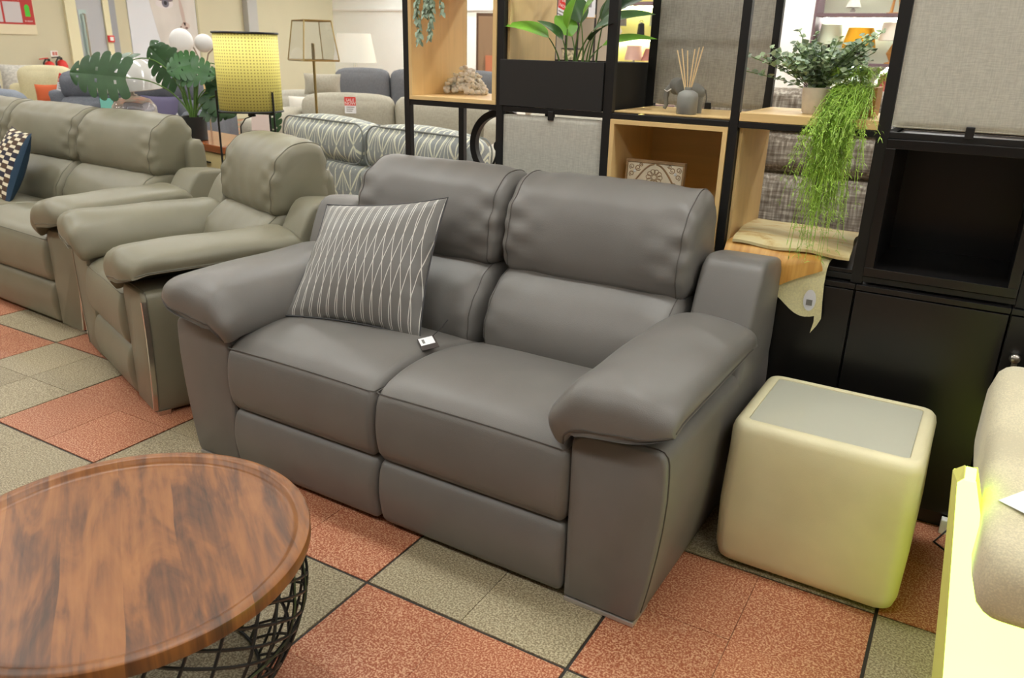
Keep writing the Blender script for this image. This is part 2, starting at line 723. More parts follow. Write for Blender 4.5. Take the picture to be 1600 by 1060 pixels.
M_DIFF = emit('lit_lamp_diffuser', LIGHT_COL, LIGHT_STRENGTH)
cl = thing('ceiling_light', 'long fluorescent panel let into the white ceiling', 'ceiling light', (0, 0, CEIL_Z), 0, 'fluorescent ceiling panels')
fr = G()
fr.box(-0.64, 0.64, -0.19, -0.165, -0.035, 0, 0.004).box(-0.64, 0.64, 0.165, 0.19, -0.035, 0, 0.004)
fr.box(-0.64, -0.615, -0.165, 0.165, -0.035, 0, 0.004).box(0.615, 0.64, -0.165, 0.165, -0.035, 0, 0.004)
fr.mk('frame', MT['white'], cl, 0)
G().box(-0.614, 0.614, -0.164, 0.164, -0.02, -0.012).mk('diffuser', M_DIFF, cl, 0)
first = True
spots = [(-10.1 + ix * 2.3, -0.45 + iy * 2.45) for ix in range(7) for iy in range(6)]
spots += [(-9.6 + ix * 1.5, 12.9) for ix in range(8)]  # unseen extra row of panels, added to wash the back wall brighter
for x, y in spots:
    o = cl if first else copy_tree(cl)
    first = False
    o.location = (x, y, CEIL_Z)

# ------------------------------------------------------------------ recliner suite (two-seater, armchair, three-seater)
def arm_outline(aw):
    p = [(0.0, 0.014), (0.0, 0.25), (0.0, 0.462)]
    for k in range(1, 6):
        a = math.radians(180 - 90 * k / 5)
        p.append((0.034 + 0.034 * math.cos(a), 0.466 + 0.036 * math.sin(a)))
    for k in range(1, 6):
        a = math.radians(86 - 86 * k / 5)
        p.append((aw - 0.034 + 0.034 * math.cos(a), 0.478 + 0.034 * math.sin(a)))
    for x, z in ((0.003, 0.44), (0.004, 0.38), (0.0, 0.30), (-0.008, 0.22), (-0.020, 0.13), (-0.032, 0.06), (-0.042, 0.014)):
        p.append((aw + x, z))
    return p


PAD_TOP = [(0.268, 0.588), (0.272, 0.618), (0.246, 0.646), (0.165, 0.664), (0.095, 0.668), (0.035, 0.654), (-0.015, 0.622), (-0.046, 0.572), (-0.054, 0.522), (-0.040, 0.486), (-0.012, 0.480)]
PAD_LOW = [(0.270, 0.582), (0.245, 0.574), (0.205, 0.562), (0.155, 0.552), (0.095, 0.545), (0.050, 0.538), (0.022, 0.527), (0.008, 0.512), (0.0, 0.500), (-0.006, 0.490), (-0.010, 0.484)]


def spline(P, n):
    P = np.array(P, float)
    out = []
    m = len(P) - 1
    for k in range(n):
        t = k / (n - 1) * m
        i = min(int(t), m - 1)
        u = t - i
        p0, p1, p2, p3 = P[max(i - 1, 0)], P[i], P[i + 1], P[min(i + 2, m)]
        out.append(0.5 * ((2 * p1) + (p2 - p0) * u + (2 * p0 - 5 * p1 + 4 * p2 - p3) * u * u + (3 * p1 - p0 - 3 * p2 + p3) * u ** 3))
    return np.array(out)


def recliner(name, label, cat, loc, rz, n, sw, lm, sm, trim=False, aw=0.25, depth=0.925, wing=0.815, over=0.035, group=None, seed=0):
    t = thing(name, label, cat, loc, rz, group)
    hw = n * sw / 2
    # hidden carcass
    G().box(-hw + 0.01, hw - 0.01, 0.06, depth - 0.06, 0.05, 0.24, 0.01).mk('carcass', MT['under'], t, 0)
    for i in range(n):
        x0 = -hw + i * sw
        x1 = x0 + sw
        seat = [(0.0, 0.234), (-0.018, 0.240), (-0.033, 0.300), (-0.034, 0.360), (-0.024, 0.425), (-0.006, 0.452), (0.05, 0.478), (0.17, 0.494), (0.31, 0.486), (0.46, 0.458), (0.60, 0.42), (0.66, 0.40), (0.66, 0.25), (0.3, 0.236)]
        g, s = loft_x(seat, x0 + 0.002, x1 - 0.002, 0.025, 22, 56, crown=0.02, seed=seed + i, it=2)
        c = g.mk('seat_cushion', lm, t, 60)
        # piping along the front upper edge
        pts = [(x0 + 0.004, 0.03, 0.45), (x0 + 0.006, -0.008, 0.448)] + [(x0 + 0.02 + (sw - 0.04) * k / 12, -0.0175, 0.4505 + 0.004 * math.sin(PI * k / 12)) for k in range(13)] + [(x1 - 0.006, -0.008, 0.448), (x1 - 0.004, 0.03, 0.45)]
        G().tube(pts, 0.0019, 5).mk('piping', sm, c)
        foot = [(0.0, 0.02), (-0.012, 0.026), (-0.030, 0.115), (-0.028, 0.165), (-0.014, 0.215), (0.006, 0.231), (0.05, 0.229), (0.05, 0.03)]
        loft_x(foot, x0 + 0.003, x1 - 0.003, 0.022, 14, 36, seed=seed + 20 + i)[0].mk('footrest', lm, t, 60)
        b0, b1 = x0 - (0.015 if i == 0 else -0.006) + 0.012, x1 + (over if i == n - 1 else -0.006) + 0.012
        lum = [(0.53, 0.38), (0.485, 0.43), (0.475, 0.50), (0.50, 0.58), (0.56, 0.65), (0.63, 0.695), (0.70, 0.71), (0.78, 0.71), (0.83, 0.62), (0.83, 0.38)]
        g, s = loft_x(lum, b0 + 0.006, b1 - 0.006, 0.05, 24, 56, wrinkle=0.004, seed=seed + 40 + i, seams=(-0.93, 0.93), bow=0.012)
        c = g.mk('back_cushion', lm, t, 70)
        for q_ in s:
            q_.mk('piping', sm, c)
        head = [(0.69, 0.675), (0.635, 0.675), (0.603, 0.715), (0.612, 0.82), (0.65, 0.92), (0.70, 0.962), (0.76, 0.988), (0.83, 0.985), (0.872, 0.945), (0.885, 0.85), (0.875, 0.70), (0.80, 0.655)]
        g, s = loft_x(head, b0, b1, 0.042, 30, 64, wrinkle=0.0065, seed=seed + 60 + i, seams=(-0.90, 0.90), bow=0.012, crown=0.004)
        c = g.mk('headrest', lm, t, 70)
        for q_ in s:
            q_.mk('piping', sm, c)
    # padded rear shell
    g, s = loft_x([(0.80, 0.08), (0.80, 0.80), (0.815, 0.862), (0.89, 0.868), (0.918, 0.84), (0.922, 0.4), (0.91, 0.06), (0.83, 0.06)], -hw - 0.035, hw + 0.035, 0.03, 6, 48)
    g.mk('back_shell', lm, t, 60)
    for sd in (-1, 1):
        M = Matrix.Translation((sd * hw, 0, 0)) @ Matrix.Diagonal((sd, 1, 1, 1))
        ol = resample(arm_outline(aw), 84)
        cx, cz = aw / 2, 0.27
        g = G()
        rings = []
        for y, ins in ((-0.010, 0.010), (-0.007, 0.004), (0.0, 0.001), (0.008, 0.0), (0.2, 0.0), (0.5, 0.0), (depth - 0.03, 0.0), (depth - 0.008, 0.006), (depth, 0.02)):
            rings.append([(cx + (p[0] - cx) * (1 - ins / cx), y, cz + (p[1] - cz) * (1 - ins / cz)) for p in ol])
        g.rings(rings).xform(M)
        arm = g.mk('arm', lm, t, 55)
        # seam round the front panel
        lp = [(p[0] + (0.001 if p[0] > cx else -0.001), 0.007, p[1] + 0.0015) for p in ol if p[1] > 0.03]
        k0 = max(range(len(lp)), key=lambda k: (Vector(lp[k]) - Vector(lp[k - 1])).length)
        lp = lp[k0:] + lp[:k0]
        G().tube(lp, 0.0018, 5).xform(M).mk('piping', sm, arm)
        # raised wing behind the arm
        wg = [(0.53, 0.44), (0.575, 0.53), (0.63, 0.68), (0.68, 0.785), (0.71, 0.812), (0.75, 0.815), (0.86, 0.80), (depth - 0.003, 0.785), (depth, 0.74), (depth, 0.40), (0.72, 0.38)]
        wg = [(y_, z_ if z_ < 0.55 else 0.55 + (z_ - 0.55) * (wing - 0.55) / 0.265) for y_, z_ in wg]
        loft_x(wg, 0.062, aw + 0.0005, 0.02, 8, 60)[0].xform(M).mk('wing', lm, t, 50)
        # draped arm pad: a padded top that closes on its seam at the front lip and the outer edge
        T, U = spline(PAD_TOP, 34), spline(PAD_LOW, 34)
        rs = np.random.default_rng(seed + 5 + sd)
        ph = rs.uniform(0, 6, 6)

        def pad_ring(y, s, grow=0.0):
            k = np.arange(34) / 33.0
            D = T - U
            L = np.linalg.norm(D, axis=1)[:, None] + 1e-6
            f = math.exp(-((y + 0.06) / 0.09) ** 2)
            w = 0.006 * np.sin(k * 30 + ph[0]) * f * np.sin(PI * k) + 0.0025 * np.sin(k * 9 + y * 17 + ph[2]) * np.sin(PI * k)
            W = np.clip(w, -0.01, 0.01)[:, None] * np.minimum(1, L / 0.05)
            top = U + D * s + D / L * (W * min(1, s + 0.15) + grow)
            low = U.copy()
            # the front lip droops a little over the panel
            dz = -0.012 * math.exp(-((y + 0.065) / 0.05) ** 2)
            top[:, 1] += dz
            low[:, 1] += dz
            fy = max(0.0, min(1.0, (0.06 - y) / 0.12))
            def yy(p):
                return y + fy * (0.030 * max(0.0, (p[0] - 0.17) / 0.10) ** 2 + 0.030 * max(0.0, (0.585 - p[1]) / 0.10) ** 2 * (p[0] < 0.03))
            return [(p[0], yy(p), p[1]) for p in top] + [(p[0], yy(p), p[1]) for p in low[::-1]]
        ys = [(-0.064, 0.12), (-0.067, 0.34), (-0.066, 0.56), (-0.060, 0.75), (-0.048, 0.88), (-0.028, 0.96), (0.0, 0.99), (0.03, 1.0)] + [(0.03 + 0.55 * k / 24, 1.0) for k in range(1, 25)] + [(0.60, 0.97), (0.622, 0.88), (0.638, 0.7), (0.645, 0.35)]
        g = G()
        g.rings([pad_ring(y, s) for y, s in ys]).xform(M)
        pad = g.mk('arm_pad', lm, t, 55)
        lip = [(p[0], p[1], p[2]) for p in pad_ring(-0.0645, 0.12, 0.001)[1:33]]
        G().tube(lip, 0.0026, 5).xform(M).mk('piping', sm, pad)
        G().tube([(T[0][0] + 0.001, -0.028 + 0.62 * k / 16, T[0][1] - 0.001 - (0.012 * math.exp(-((-0.028 + 0.62 * k / 16 + 0.065) / 0.05) ** 2))) for k in range(17)], 0.0024, 5).xform(M).mk('piping', sm, pad)
        f = G()
        if trim:
            f.box(0.03, aw - 0.035, 0.004, 0.05, 0.0, 0.022, 0.002)
            f.xform(M).mk('foot', MT['chrome'], t, 0)
            op = [p for p in resample(arm_outline(aw), 84) if p[0] > cx]
            op = sorted([p for p in op if 0.0141 < p[1] < 0.49], key=lambda p: -p[1])
            rg = []
            for p in op:
                rg.append([(p[0] - 0.010, -0.009, p[1]), (p[0] - 0.010, -0.013, p[1]), (p[0] + 0.003, -0.013, p[1]), (p[0] + 0.003, 0.003, p[1]), (p[0] - 0.001, 0.003, p[1])])
            G().rings(rg).xform(M).mk('chrome_trim', MT['chrome'], t, 30)
        else:
            f.box(0.004, aw - 0.046, -0.009, 0.09, 0.0, 0.013, 0.002)
            f.xform(M).mk('foot', MT['satin'], t, 0)
    return t


two = recliner('recliner_sofa', 'dark charcoal two-seater leather sofa with the striped cushion, in front of the shelving', 'sofa', (-1.3925, 1.575, 0), 0, 2, 0.628, MT['leather_grey'], MT['seam_grey'], seed=11)
chair = recliner('recliner_armchair', 'olive taupe leather armchair with chrome edged arms between the two sofas', 'armchair', (-3.055, 1.815, 0), math.radians(-18.4), 1, 0.54, MT['leather_olive'], MT['seam_olive'], trim=True, depth=0.90, seed=31, wing=0.77)
rz3 = math.radians(-3)
three = recliner('recliner_sofa', 'olive taupe leather three-seater sofa with the patterned navy cushion', 'sofa', (-3.645 - (0.25 + 1.5 * 0.83) * math.cos(rz3), 2.04 - (0.25 + 1.5 * 0.83) * math.sin(rz3), 0), rz3, 3, 0.83, MT['leather_olive'], MT['seam_olive'], trim=True, seed=51, wing=0.73, over=-0.025)

# ------------------------------------------------------------------ shelving unit
PX = [-2.02, -1.594, -1.163, -0.730, -0.300, 0.130, 0.560]
YF, YB = 2.52, 2.90
sh = thing('shelving_unit', 'tall black open metal shelving unit behind the charcoal two-seater sofa', 'shelving')
TOPZ = 2.03
for i, x in enumerate(PX):
    w = 0.0135 if i not in (2, 4) else 0.0165
    for y in (YF, YB):
        G().box(x - w, x + w, y - 0.0125 if y == YB else y, y + 0.0125 if y == YB else y + 0.025, 0.736 if True else 0, TOPZ, 0.0015).mk('post', MT['black_metal'], sh, 0)
for z in (0.752, 1.175, 1.612, TOPZ - 0.012):
    for i in range(6):
        x0, x1 = PX[i] + 0.014, PX[i + 1] - 0.014
        G().box(x0, x1, YF + 0.001, YF + 0.021, z - 0.009, z + 0.009, 0.0015).mk('rail', MT['black_metal'], sh, 0)
        G().box(x0, x1, YB - 0.010, YB + 0.010, z - 0.009, z + 0.009, 0.0015).mk('rail', MT['black_metal'], sh, 0)
    for x in PX:
        G().box(x - 0.009, x + 0.009, YF + 0.025, YB - 0.013, z - 0.009, z + 0.009, 0.0015).mk('side_rail', MT['black_metal'], sh, 0)


def board(i, z, mat, t=0.024, y0=YF + 0.002, y1=YB - 0.012, label=None):
    o = G().box(PX[i] + 0.016, PX[i + 1] - 0.016, y0, y1, z, z + t, 0.0015).mk('shelf_board', mat, sh, 0)
    if label: o['label'] = label
    return o


board(3, 1.186, MT['oak'], 0.026, YF - 0.001, label='pale oak board under the potted plants')
board(2, 1.186, MT['oak'], 0.006, YF + 0.022, YB - 0.014, label='pale oak board under the reed diffuser')
board(0, 1.624, MT['oak'], 0.02, label='pale oak board over the coral')
board(0, 0.763, MT['black_panel'], 0.012)
board(1, 0.763, MT['black_panel'], 0.012)
board(3, 0.763, MT['black_panel'], 0.012)
# oak side panels
for i, z0, z1, y0 in ((3, 0.775, 1.165, YF + 0.026), (1, 1.19, 1.60, YF + 0.026)):
    G().box(PX[i] + 0.0145, PX[i] + 0.024, y0, YB - 0.014, z0, z1, 0.001).mk('side_panel', MT['oak_y'], sh, 0)['label'] = 'pale oak side panel'


def clips(t, xs, z, y):
    for x in xs:
        G().box(x - 0.011, x + 0.011, y - 0.006, y + 0.010, z - 0.012, z + 0.02, 0.002).mk('clip', MT['black_metal'], t, 0)


def linen_panel(i, z0, z1, y, label, mat, clip_z=None, n=1, x0=None, x1=None):
    x0 = PX[i] + 0.018 if x0 is None else x0
    x1 = PX[i + 1] - 0.018 if x1 is None else x1
    t = thing('fabric_panel', label, None, ((x0 + x1) / 2, y, z0), 0, None)
    t.parent = sh
    w, h = x1 - x0, z1 - z0
    b = G()
    b.v, b.f = softbox(w, 0.022, h, 0.006, (0, 0.002, 0), 8).v, softbox(w, 0.022, h, 0.006, (0, 0.002, 0), 8).f
    b.xform(Matrix.Translation((0, 0, h / 2)))
    b.mk('linen_cover', mat, t, 50)
    G().tube([(-w / 2 + 0.001, -0.009, 0.004), (-w / 2 + 0.001, -0.009, h - 0.004), (w / 2 - 0.001, -0.009, h - 0.004), (w / 2 - 0.001, -0.009, 0.004)], 0.0014, 5, True).mk('piping', mat, t)
    clips(t, [0.0], -0.006 if clip_z is None else clip_z, -0.012)
    return t


linen_panel(1, 0.80, 1.157, YF + 0.014, 'pale grey linen panel under the black planter box', MT['linen'], clip_z=0.357)
linen_panel(4, 1.196, 1.595, YF + 0.014, 'pale grey linen panel above the empty black cube', MT['linen'])
linen_panel(2, 1.200, 1.595, YB - 0.002, 'grey linen panel behind the reed diffuser', MT['linen_brown'], x0=PX[2] + 0.015, x1=PX[3] + 0.004)
linen_panel(5, 1.196, 1.595, YF + 0.014, 'pale grey linen panel at the right end above the glowing bed', MT['linen'])


def open_box(name, label, i, z0, z1, mat, matside, back, wall, y0=YF - 0.004, y1=YB - 0.014, backlabel=None):
    x0, x1 = PX[i] + 0.0155, PX[i + 1] - 0.0155
    t = thing(name, label, 'box', ((x0 + x1) / 2, (y0 + y1) / 2, z0))
    w, d, h = (x1 - x0) / 2, (y1 - y0) / 2, z1 - z0
    G().box(-w, w, -d, d, 0, wall, 0.001).mk('bottom_panel', mat, t, 0)
    G().box(-w, w, -d, d, h - wall, h, 0.001).mk('top_panel', mat, t, 0)
    for sx in (-1, 1):
        G().box(sx * w, sx * (w - wall), -d, d, wall, h - wall, 0.001).mk('side_panel', matside, t, 0)
    if back:
        G().box(-w + wall, w - wall, d - 0.012, d, wall, h - wall, 0).mk('back_panel', mat, t, 0)
    return t


open_box('wooden_cube', 'pale oak open-backed cube holding the white coral', 0, 1.186, 1.602, MT['oak'], MT['oak_y'], False, 0.015)
open_box('wooden_cube', 'pale oak cube with a closed back holding the carved box', 2, 0.763, 1.165, MT['oak'], MT['oak_y'], True, 0.015)
open_box('black_cube', 'empty black cube with a deep frame above the black cupboard', 4, 0.763, 1.165, MT['black_panel'], MT['black_panel'], True, 0.026, y0=YF - 0.006)

# planter trough with soil
px0, px1 = PX[1] + 0.003, PX[2] - 0.020
pl = thing('planter_box', 'long black planter box on the shelving filled with green leafy plants', 'planter', ((px0 + px1) / 2, (YF + YB) / 2, 1.186))
w, d, h = (px1 - px0) / 2, (YB - YF) / 2 + 0.004, 0.158
G().box(-w, w, -d, -d + 0.012, 0, h, 0.0015).mk('front_panel', MT['black_planter'], pl, 0)
G().box(-w, w, d - 0.012, d, 0, h, 0.0015).mk('back_panel', MT['black_planter'], pl, 0)
G().box(-w, -w + 0.012, -d + 0.012, d - 0.012, 0, h, 0.0015).mk('side_panel', MT['black_planter'], pl, 0)
G().box(w - 0.012, w, -d + 0.012, d - 0.012, 0, h, 0.0015).mk('side_panel', MT['black_planter'], pl, 0)
G().box(-w + 0.012, w - 0.012, -d + 0.012, d - 0.012, 0, h - 0.02).mk('soil', plain('dark_potting_soil', (38, 30, 24), 0.95, var=0.4, vscale=60), pl, 0)

# cupboards below
cab_lab = ['black cupboard hidden behind the left of the charcoal sofa', 'black cupboard behind the left seat of the charcoal sofa', 'black cupboard behind the right seat of the charcoal sofa',
           'black cupboard under the folded cushion covers', 'black cupboard under the empty black cube beside the pale side table', 'black cupboard with the round knob behind the glowing bed']
CX = [-2.035, -1.6, -1.165, -0.732, -0.298, 0.111, 0.545]
KNOB = plain('brushed_nickel_knob', (170, 166, 158), 0.3, 1.0)
for i in range(6):
    x0, x1 = CX[i] + 0.001, CX[i + 1] - 0.001
    t = thing('cupboard', cab_lab[i], 'cupboard', ((x0 + x1) / 2, (YF + YB) / 2, 0))
    w, d = (x1 - x0) / 2, (YB - YF) / 2 + 0.01
    G().box(-w, w, -d + 0.02, d, 0.0, 0.734, 0.001).mk('body', MT['black_panel'], t, 0)
    G().box(-w, w, -d, -d + 0.019, 0.718, 0.734, 0.001).mk('top_rail', MT['black_panel'], t, 0)
    dr = G().box(-w + 0.002, w - 0.002, -d, -d + 0.018, 0.055, 0.714, 0.0015).mk('door', MT['black_panel'], t, 0)
    if i == 5:
        G().lathe([(0.0, 0.0), (0.006, 0.0), (0.006, -0.010), (0.0125, -0.014), (0.0145, -0.022), (0.0125, -0.030), (0.006, -0.034), (0.0, -0.0345)], 20, (-w + 0.034, -d, 0.600), 'y').mk('knob', KNOB, dr, 60)
        G().box(-w + 0.030, -w + 0.044, -d - 0.004, -d + 0.001, 0.567, 0.583, 0.001).mk('lock', KNOB, dr, 0)

# ------------------------------------------------------------------ things standing on the shelving
# white coral
cr = G()
rr = random.Random(3)
for k in range(330):
    a = rr.uniform(0, 2 * PI)
    q = math.sqrt(rr.random())
    x, y = 0.105 * q * math.cos(a), 0.062 * q * math.sin(a)
    top = 0.075 * (1 - q * q) ** 0.5 * (0.8 + 0.35 * math.sin(x * 40)) + 0.006
    z = rr.uniform(0.25, 1.0) * top
    r = rr.uniform(0.005, 0.0105)
    cr.ball((x, y, max(z, r * 0.8)), r, 7, 5, (rr.uniform(0.7, 1.5), rr.uniform(0.7, 1.2), rr.uniform(0.6, 1.0)))
t = thing('coral_ornament', 'knobbly white coral ornament in the open-backed oak cube', 'ornament', (-1.955, 2.79, 1.2015), math.radians(-12))
t.scale = (1.28, 1.2, 1.25)
o = cr.mk('coral_lobes', plain('chalky_coral', (252, 248, 240), 0.8, var=0.05, vscale=30), t, 60)
o['kind'] = 'stuff'

# black wheel ornament
wh = thing('wheel_ornament', 'black wheel-like ring ornament standing on the shelf behind the charcoal sofa', 'ornament', (-1.735, 2.76, 0.775))
def ringmesh(R, r0, d, n=48):
    g = G()
    prof = [(R, -d), (R, d), (R - r0, d), (R - r0, -d)]
    return g.rings([[((q[0]) * math.cos(2 * PI * k / n), q[1], 0.234 + q[0] * math.sin(2 * PI * k / n)) for q in prof] for k in range(n)], True, False)
ringmesh(0.142, 0.027, 0.014).mk('rim', MT['black_metal'], wh, 30)
G().lathe([(0, -0.02), (0.022, -0.02), (0.022, 0.02), (0, 0.02)], 16, (0, 0, 0.234), 'y').mk('hub', MT['black_metal'], wh, 30)
for a in (0.1, 1.1, -2.0):
    G().tube([(0.02 * math.cos(a), 0, 0.234 + 0.02 * math.sin(a)), (0.117 * math.cos(a), 0, 0.234 + 0.117 * math.sin(a))], 0.005, 6).mk('spoke', MT['black_metal'], wh)
G().box(-0.06, 0.06, -0.045, 0.045, 0, 0.012, 0.002).mk('base', MT['black_metal'], wh, 0)
for sx in (-1, 1):
    G().tube([(sx * 0.05, 0.02, 0.01), (sx * 0.012, 0.02, 0.234)], 0.005, 6).mk('stand_leg', MT['black_metal'], wh)

# carved panel
cb = thing('carved_panel', 'carved whitewashed wooden panel leaning in the closed oak cube', 'ornament', (-1.000, 2.575, 0.779))
cb.rotation_euler = (math.radians(-4), 0, 0)
cw = plain('whitewashed_wood', (246, 234, 208), 0.8, var=0.05, vscale=40)
cd = plain('raw_brown_wood', (168, 138, 102), 0.8, var=0.15, vscale=30)
G().box(-0.099, 0.099, -0.006, 0.006, 0.008, 0.246).mk('panel', cw, cb, 0)
for q4 in ((-0.106, 0.106, 0.244, 0.254), (-0.106, 0.106, 0.0, 0.010)):
    G().box(q4[0], q4[1], -0.010, 0.010, q4[2], q4[3], 0.001).mk('border', cd, cb, 0)
for sx in (-1, 1):
    G().box(sx * 0.099, sx * 0.106, -0.010, 0.010, 0.010, 0.244, 0.001).mk('border', cd, cb, 0)
g, gw = G(), G()
fy = -0.0062
def scroll(cx_, cz_, r_, turns=1.2, a0=0.0, sg_n=1):
    return [(cx_ + sg_n * r_ * (1 - 0.7 * k / 14) * math.cos(a0 + turns * 2 * PI * k / 14), fy, cz_ + r_ * (1 - 0.7 * k / 14) * math.sin(a0 + turns * 2 * PI * k / 14)) for k in range(15)]
for zc in (0.198, 0.075):
    for k in range(10):
        a = 2 * PI * k / 10
        g.tube([(0.021 * math.cos(a) + 0.0085 * math.cos(b_), fy, zc + 0.019 * math.sin(a) + 0.0075 * math.sin(b_)) for b_ in [2 * PI * j / 10 for j in range(10)]], 0.0013, 4, True)
    g.tube([(0.009 * math.cos(b_), fy, zc + 0.009 * math.sin(b_)) for b_ in [2 * PI * j / 12 for j in range(12)]], 0.0016, 4, True)
    for sx in (-1, 1):
        g.tube([(sx * (0.004 + 0.080 * s), fy, zc + 0.044 - 0.088 * s ** 1.7) for s in [k / 10 for k in range(11)]], 0.0032, 5)
        g.tube([(sx * (0.030 + 0.055 * s), fy, zc - 0.045 + 0.02 * math.sin(s * 5)) for s in [k / 10 for k in range(11)]], 0.002, 5)
        for (px_, pz_, pr_) in ((0.062, 0.028, 0.011), (0.085, 0.030, 0.010), (0.084, 0.006, 0.010), (0.072, -0.020, 0.009), (0.045, -0.024, 0.010), (0.088, -0.038, 0.010), (0.052, 0.040, 0.007)):
            g.tube(scroll(sx * px_, zc + pz_, pr_, 1.3, px_ * 60, sx), 0.0015, 4)
        gw.ball((sx * 0.074, fy, zc + 0.016), 0.0055, 8, 6, (1, 0.6, 1))
o = g.mk('carved_lines', cd, cb, 60)
o['kind'] = 'stuff'
gw.mk('studs', MT['white'], cb, 60)['kind'] = 'stuff'

# reed diffuser + elephant
gv = plain('matt_grey_ceramic', (140, 140, 134), 0.6)
dv = thing('reed_diffuser', 'grey glass reed diffuser with pale sticks on the oak board', 'diffuser', (-0.905, 2.575, 1.1925))
G().lathe([(0, 0), (0.030, 0), (0.033, 0.004), (0.034, 0.052), (0.030, 0.066), (0.018, 0.073), (0.012, 0.075), (0.012, 0.084), (0.009, 0.084), (0.009, 0.07), (0, 0.07)], 32).mk('bottle', gv, dv, 50)
reed = plain('pale_reed', (238, 212, 166), 0.7)
for dx, dy, L in ((-0.050, 0.0, 0.195), (-0.040, 0.015, 0.20), (-0.012, -0.01, 0.195), (0.004, 0.012, 0.20), (0.026, -0.012, 0.205), (0.033, 0.006, 0.208)):
    G().tube([(-dx * 0.10, -dy * 0.3, 0.02), (dx, dy, L)], 0.0022, 5).mk('reed', reed, dv)
el = thing('elephant_ornament', 'small grey elephant ornament standing behind the reed diffuser', 'ornament', (-0.920, 2.65, 1.1925), math.radians(205))
el.scale = (0.85, 0.85, 0.85)
ge = plain('stone_grey_resin', (122, 122, 116), 0.65)
g = G()
g.ball((0.0, 0, 0.075), 0.046, 16, 12, (1.15, 0.8, 0.85))
for sx in (-1, 1):
    for sy in (-1, 1):
        g.tube([(sx * 0.030, sy * 0.018, 0.0), (sx * 0.030, sy * 0.018, 0.06)], 0.0135, 10, taper=(1.05, 1.0))
g.ball((0.060, 0, 0.098), 0.031, 14, 10, (0.95, 0.85, 1.05))
g.tube([(0.078, 0, 0.098), (0.094, 0, 0.080), (0.098, 0, 0.052), (0.094, 0, 0.026), (0.100, 0, 0.012)], 0.013, 10, taper=(1, 0.5))
g.tube([(-0.052, 0, 0.088), (-0.060, 0, 0.06), (-0.058, 0, 0.04)], 0.003, 6)
g.mk('body', ge, el, 60)
for sy in (-1, 1):
    G().ball((0.045, sy * 0.030, 0.096), 0.028, 14, 10, (0.85, 0.22, 1.15)).mk('ear', ge, el, 60)
    G().tube([(0.080, sy * 0.014, 0.088), (0.096, sy * 0.017, 0.078), (0.106, sy * 0.017, 0.084)], 0.003, 6, taper=(1, 0.4)).mk('tusk', MT['white'], el)

# ------------------------------------------------------------------ plants
def leaf_mat(name, rgb, var=0.2):
    t = NT(name)
    c = lin(rgb)
    f = t.noise(t.obj(), 12, 3)
    t.color(t.ramp(f, [(0.3, tuple(x * (1 - var) for x in c[:3]) + (1,)), (0.7, tuple(min(1, x * (1 + var)) for x in c[:3]) + (1,))]))
    t.set(Roughness=0.42)
    return t.m


LM = leaf_mat('monstera_green', (52, 84, 50))
LML = leaf_mat('monstera_light_green', (46, 92, 42))
LS = leaf_mat('plant_stem_green', (88, 122, 58))
LP = leaf_mat('lily_leaf_green', (112, 170, 48))
LPD = leaf_mat('lily_leaf_dark_green', (46, 84, 32))
LE = leaf_mat('eucalyptus_green', (178, 200, 158))
LED = leaf_mat('eucalyptus_grey_green', (146, 166, 142))
LT = leaf_mat('asparagus_fern_green', (164, 200, 82), 0.22)


def frame_from(d, nrm):
    d = Vector(d).normalized()
    n = Vector(nrm)
    n = (n - d * n.dot(d)).normalized()
    s = d.cross(n)
    return d, s, n


def blade(base, d, nrm, L, W, droop=0.3, n=10, m=4, fold=0.25, tipp=0.6):
    """simple pointed leaf blade grid"""
    d, s, nn = frame_from(d, nrm)
    V, F = [], []
    for i in range(n + 1):
        t = i / n
        wd = W * (math.sin(PI * min(1, t ** 0.75)) ** 0.8) * (1 - 0.15 * t) + 0.0005
        p = Vector(base) + d * (L * t) - nn * (droop * L * t * t)
        for j in range(-m, m + 1):
            u = j / m
            V.append(tuple(p + s * (wd * u) + nn * (fold * wd * abs(u))))
    k = 2 * m + 1
    for i in range(n):
        for j in range(2 * m):
            F.append((i * k + j, i * k + j + 1, (i + 1) * k + j + 1, (i + 1) * k + j))
    return V, F


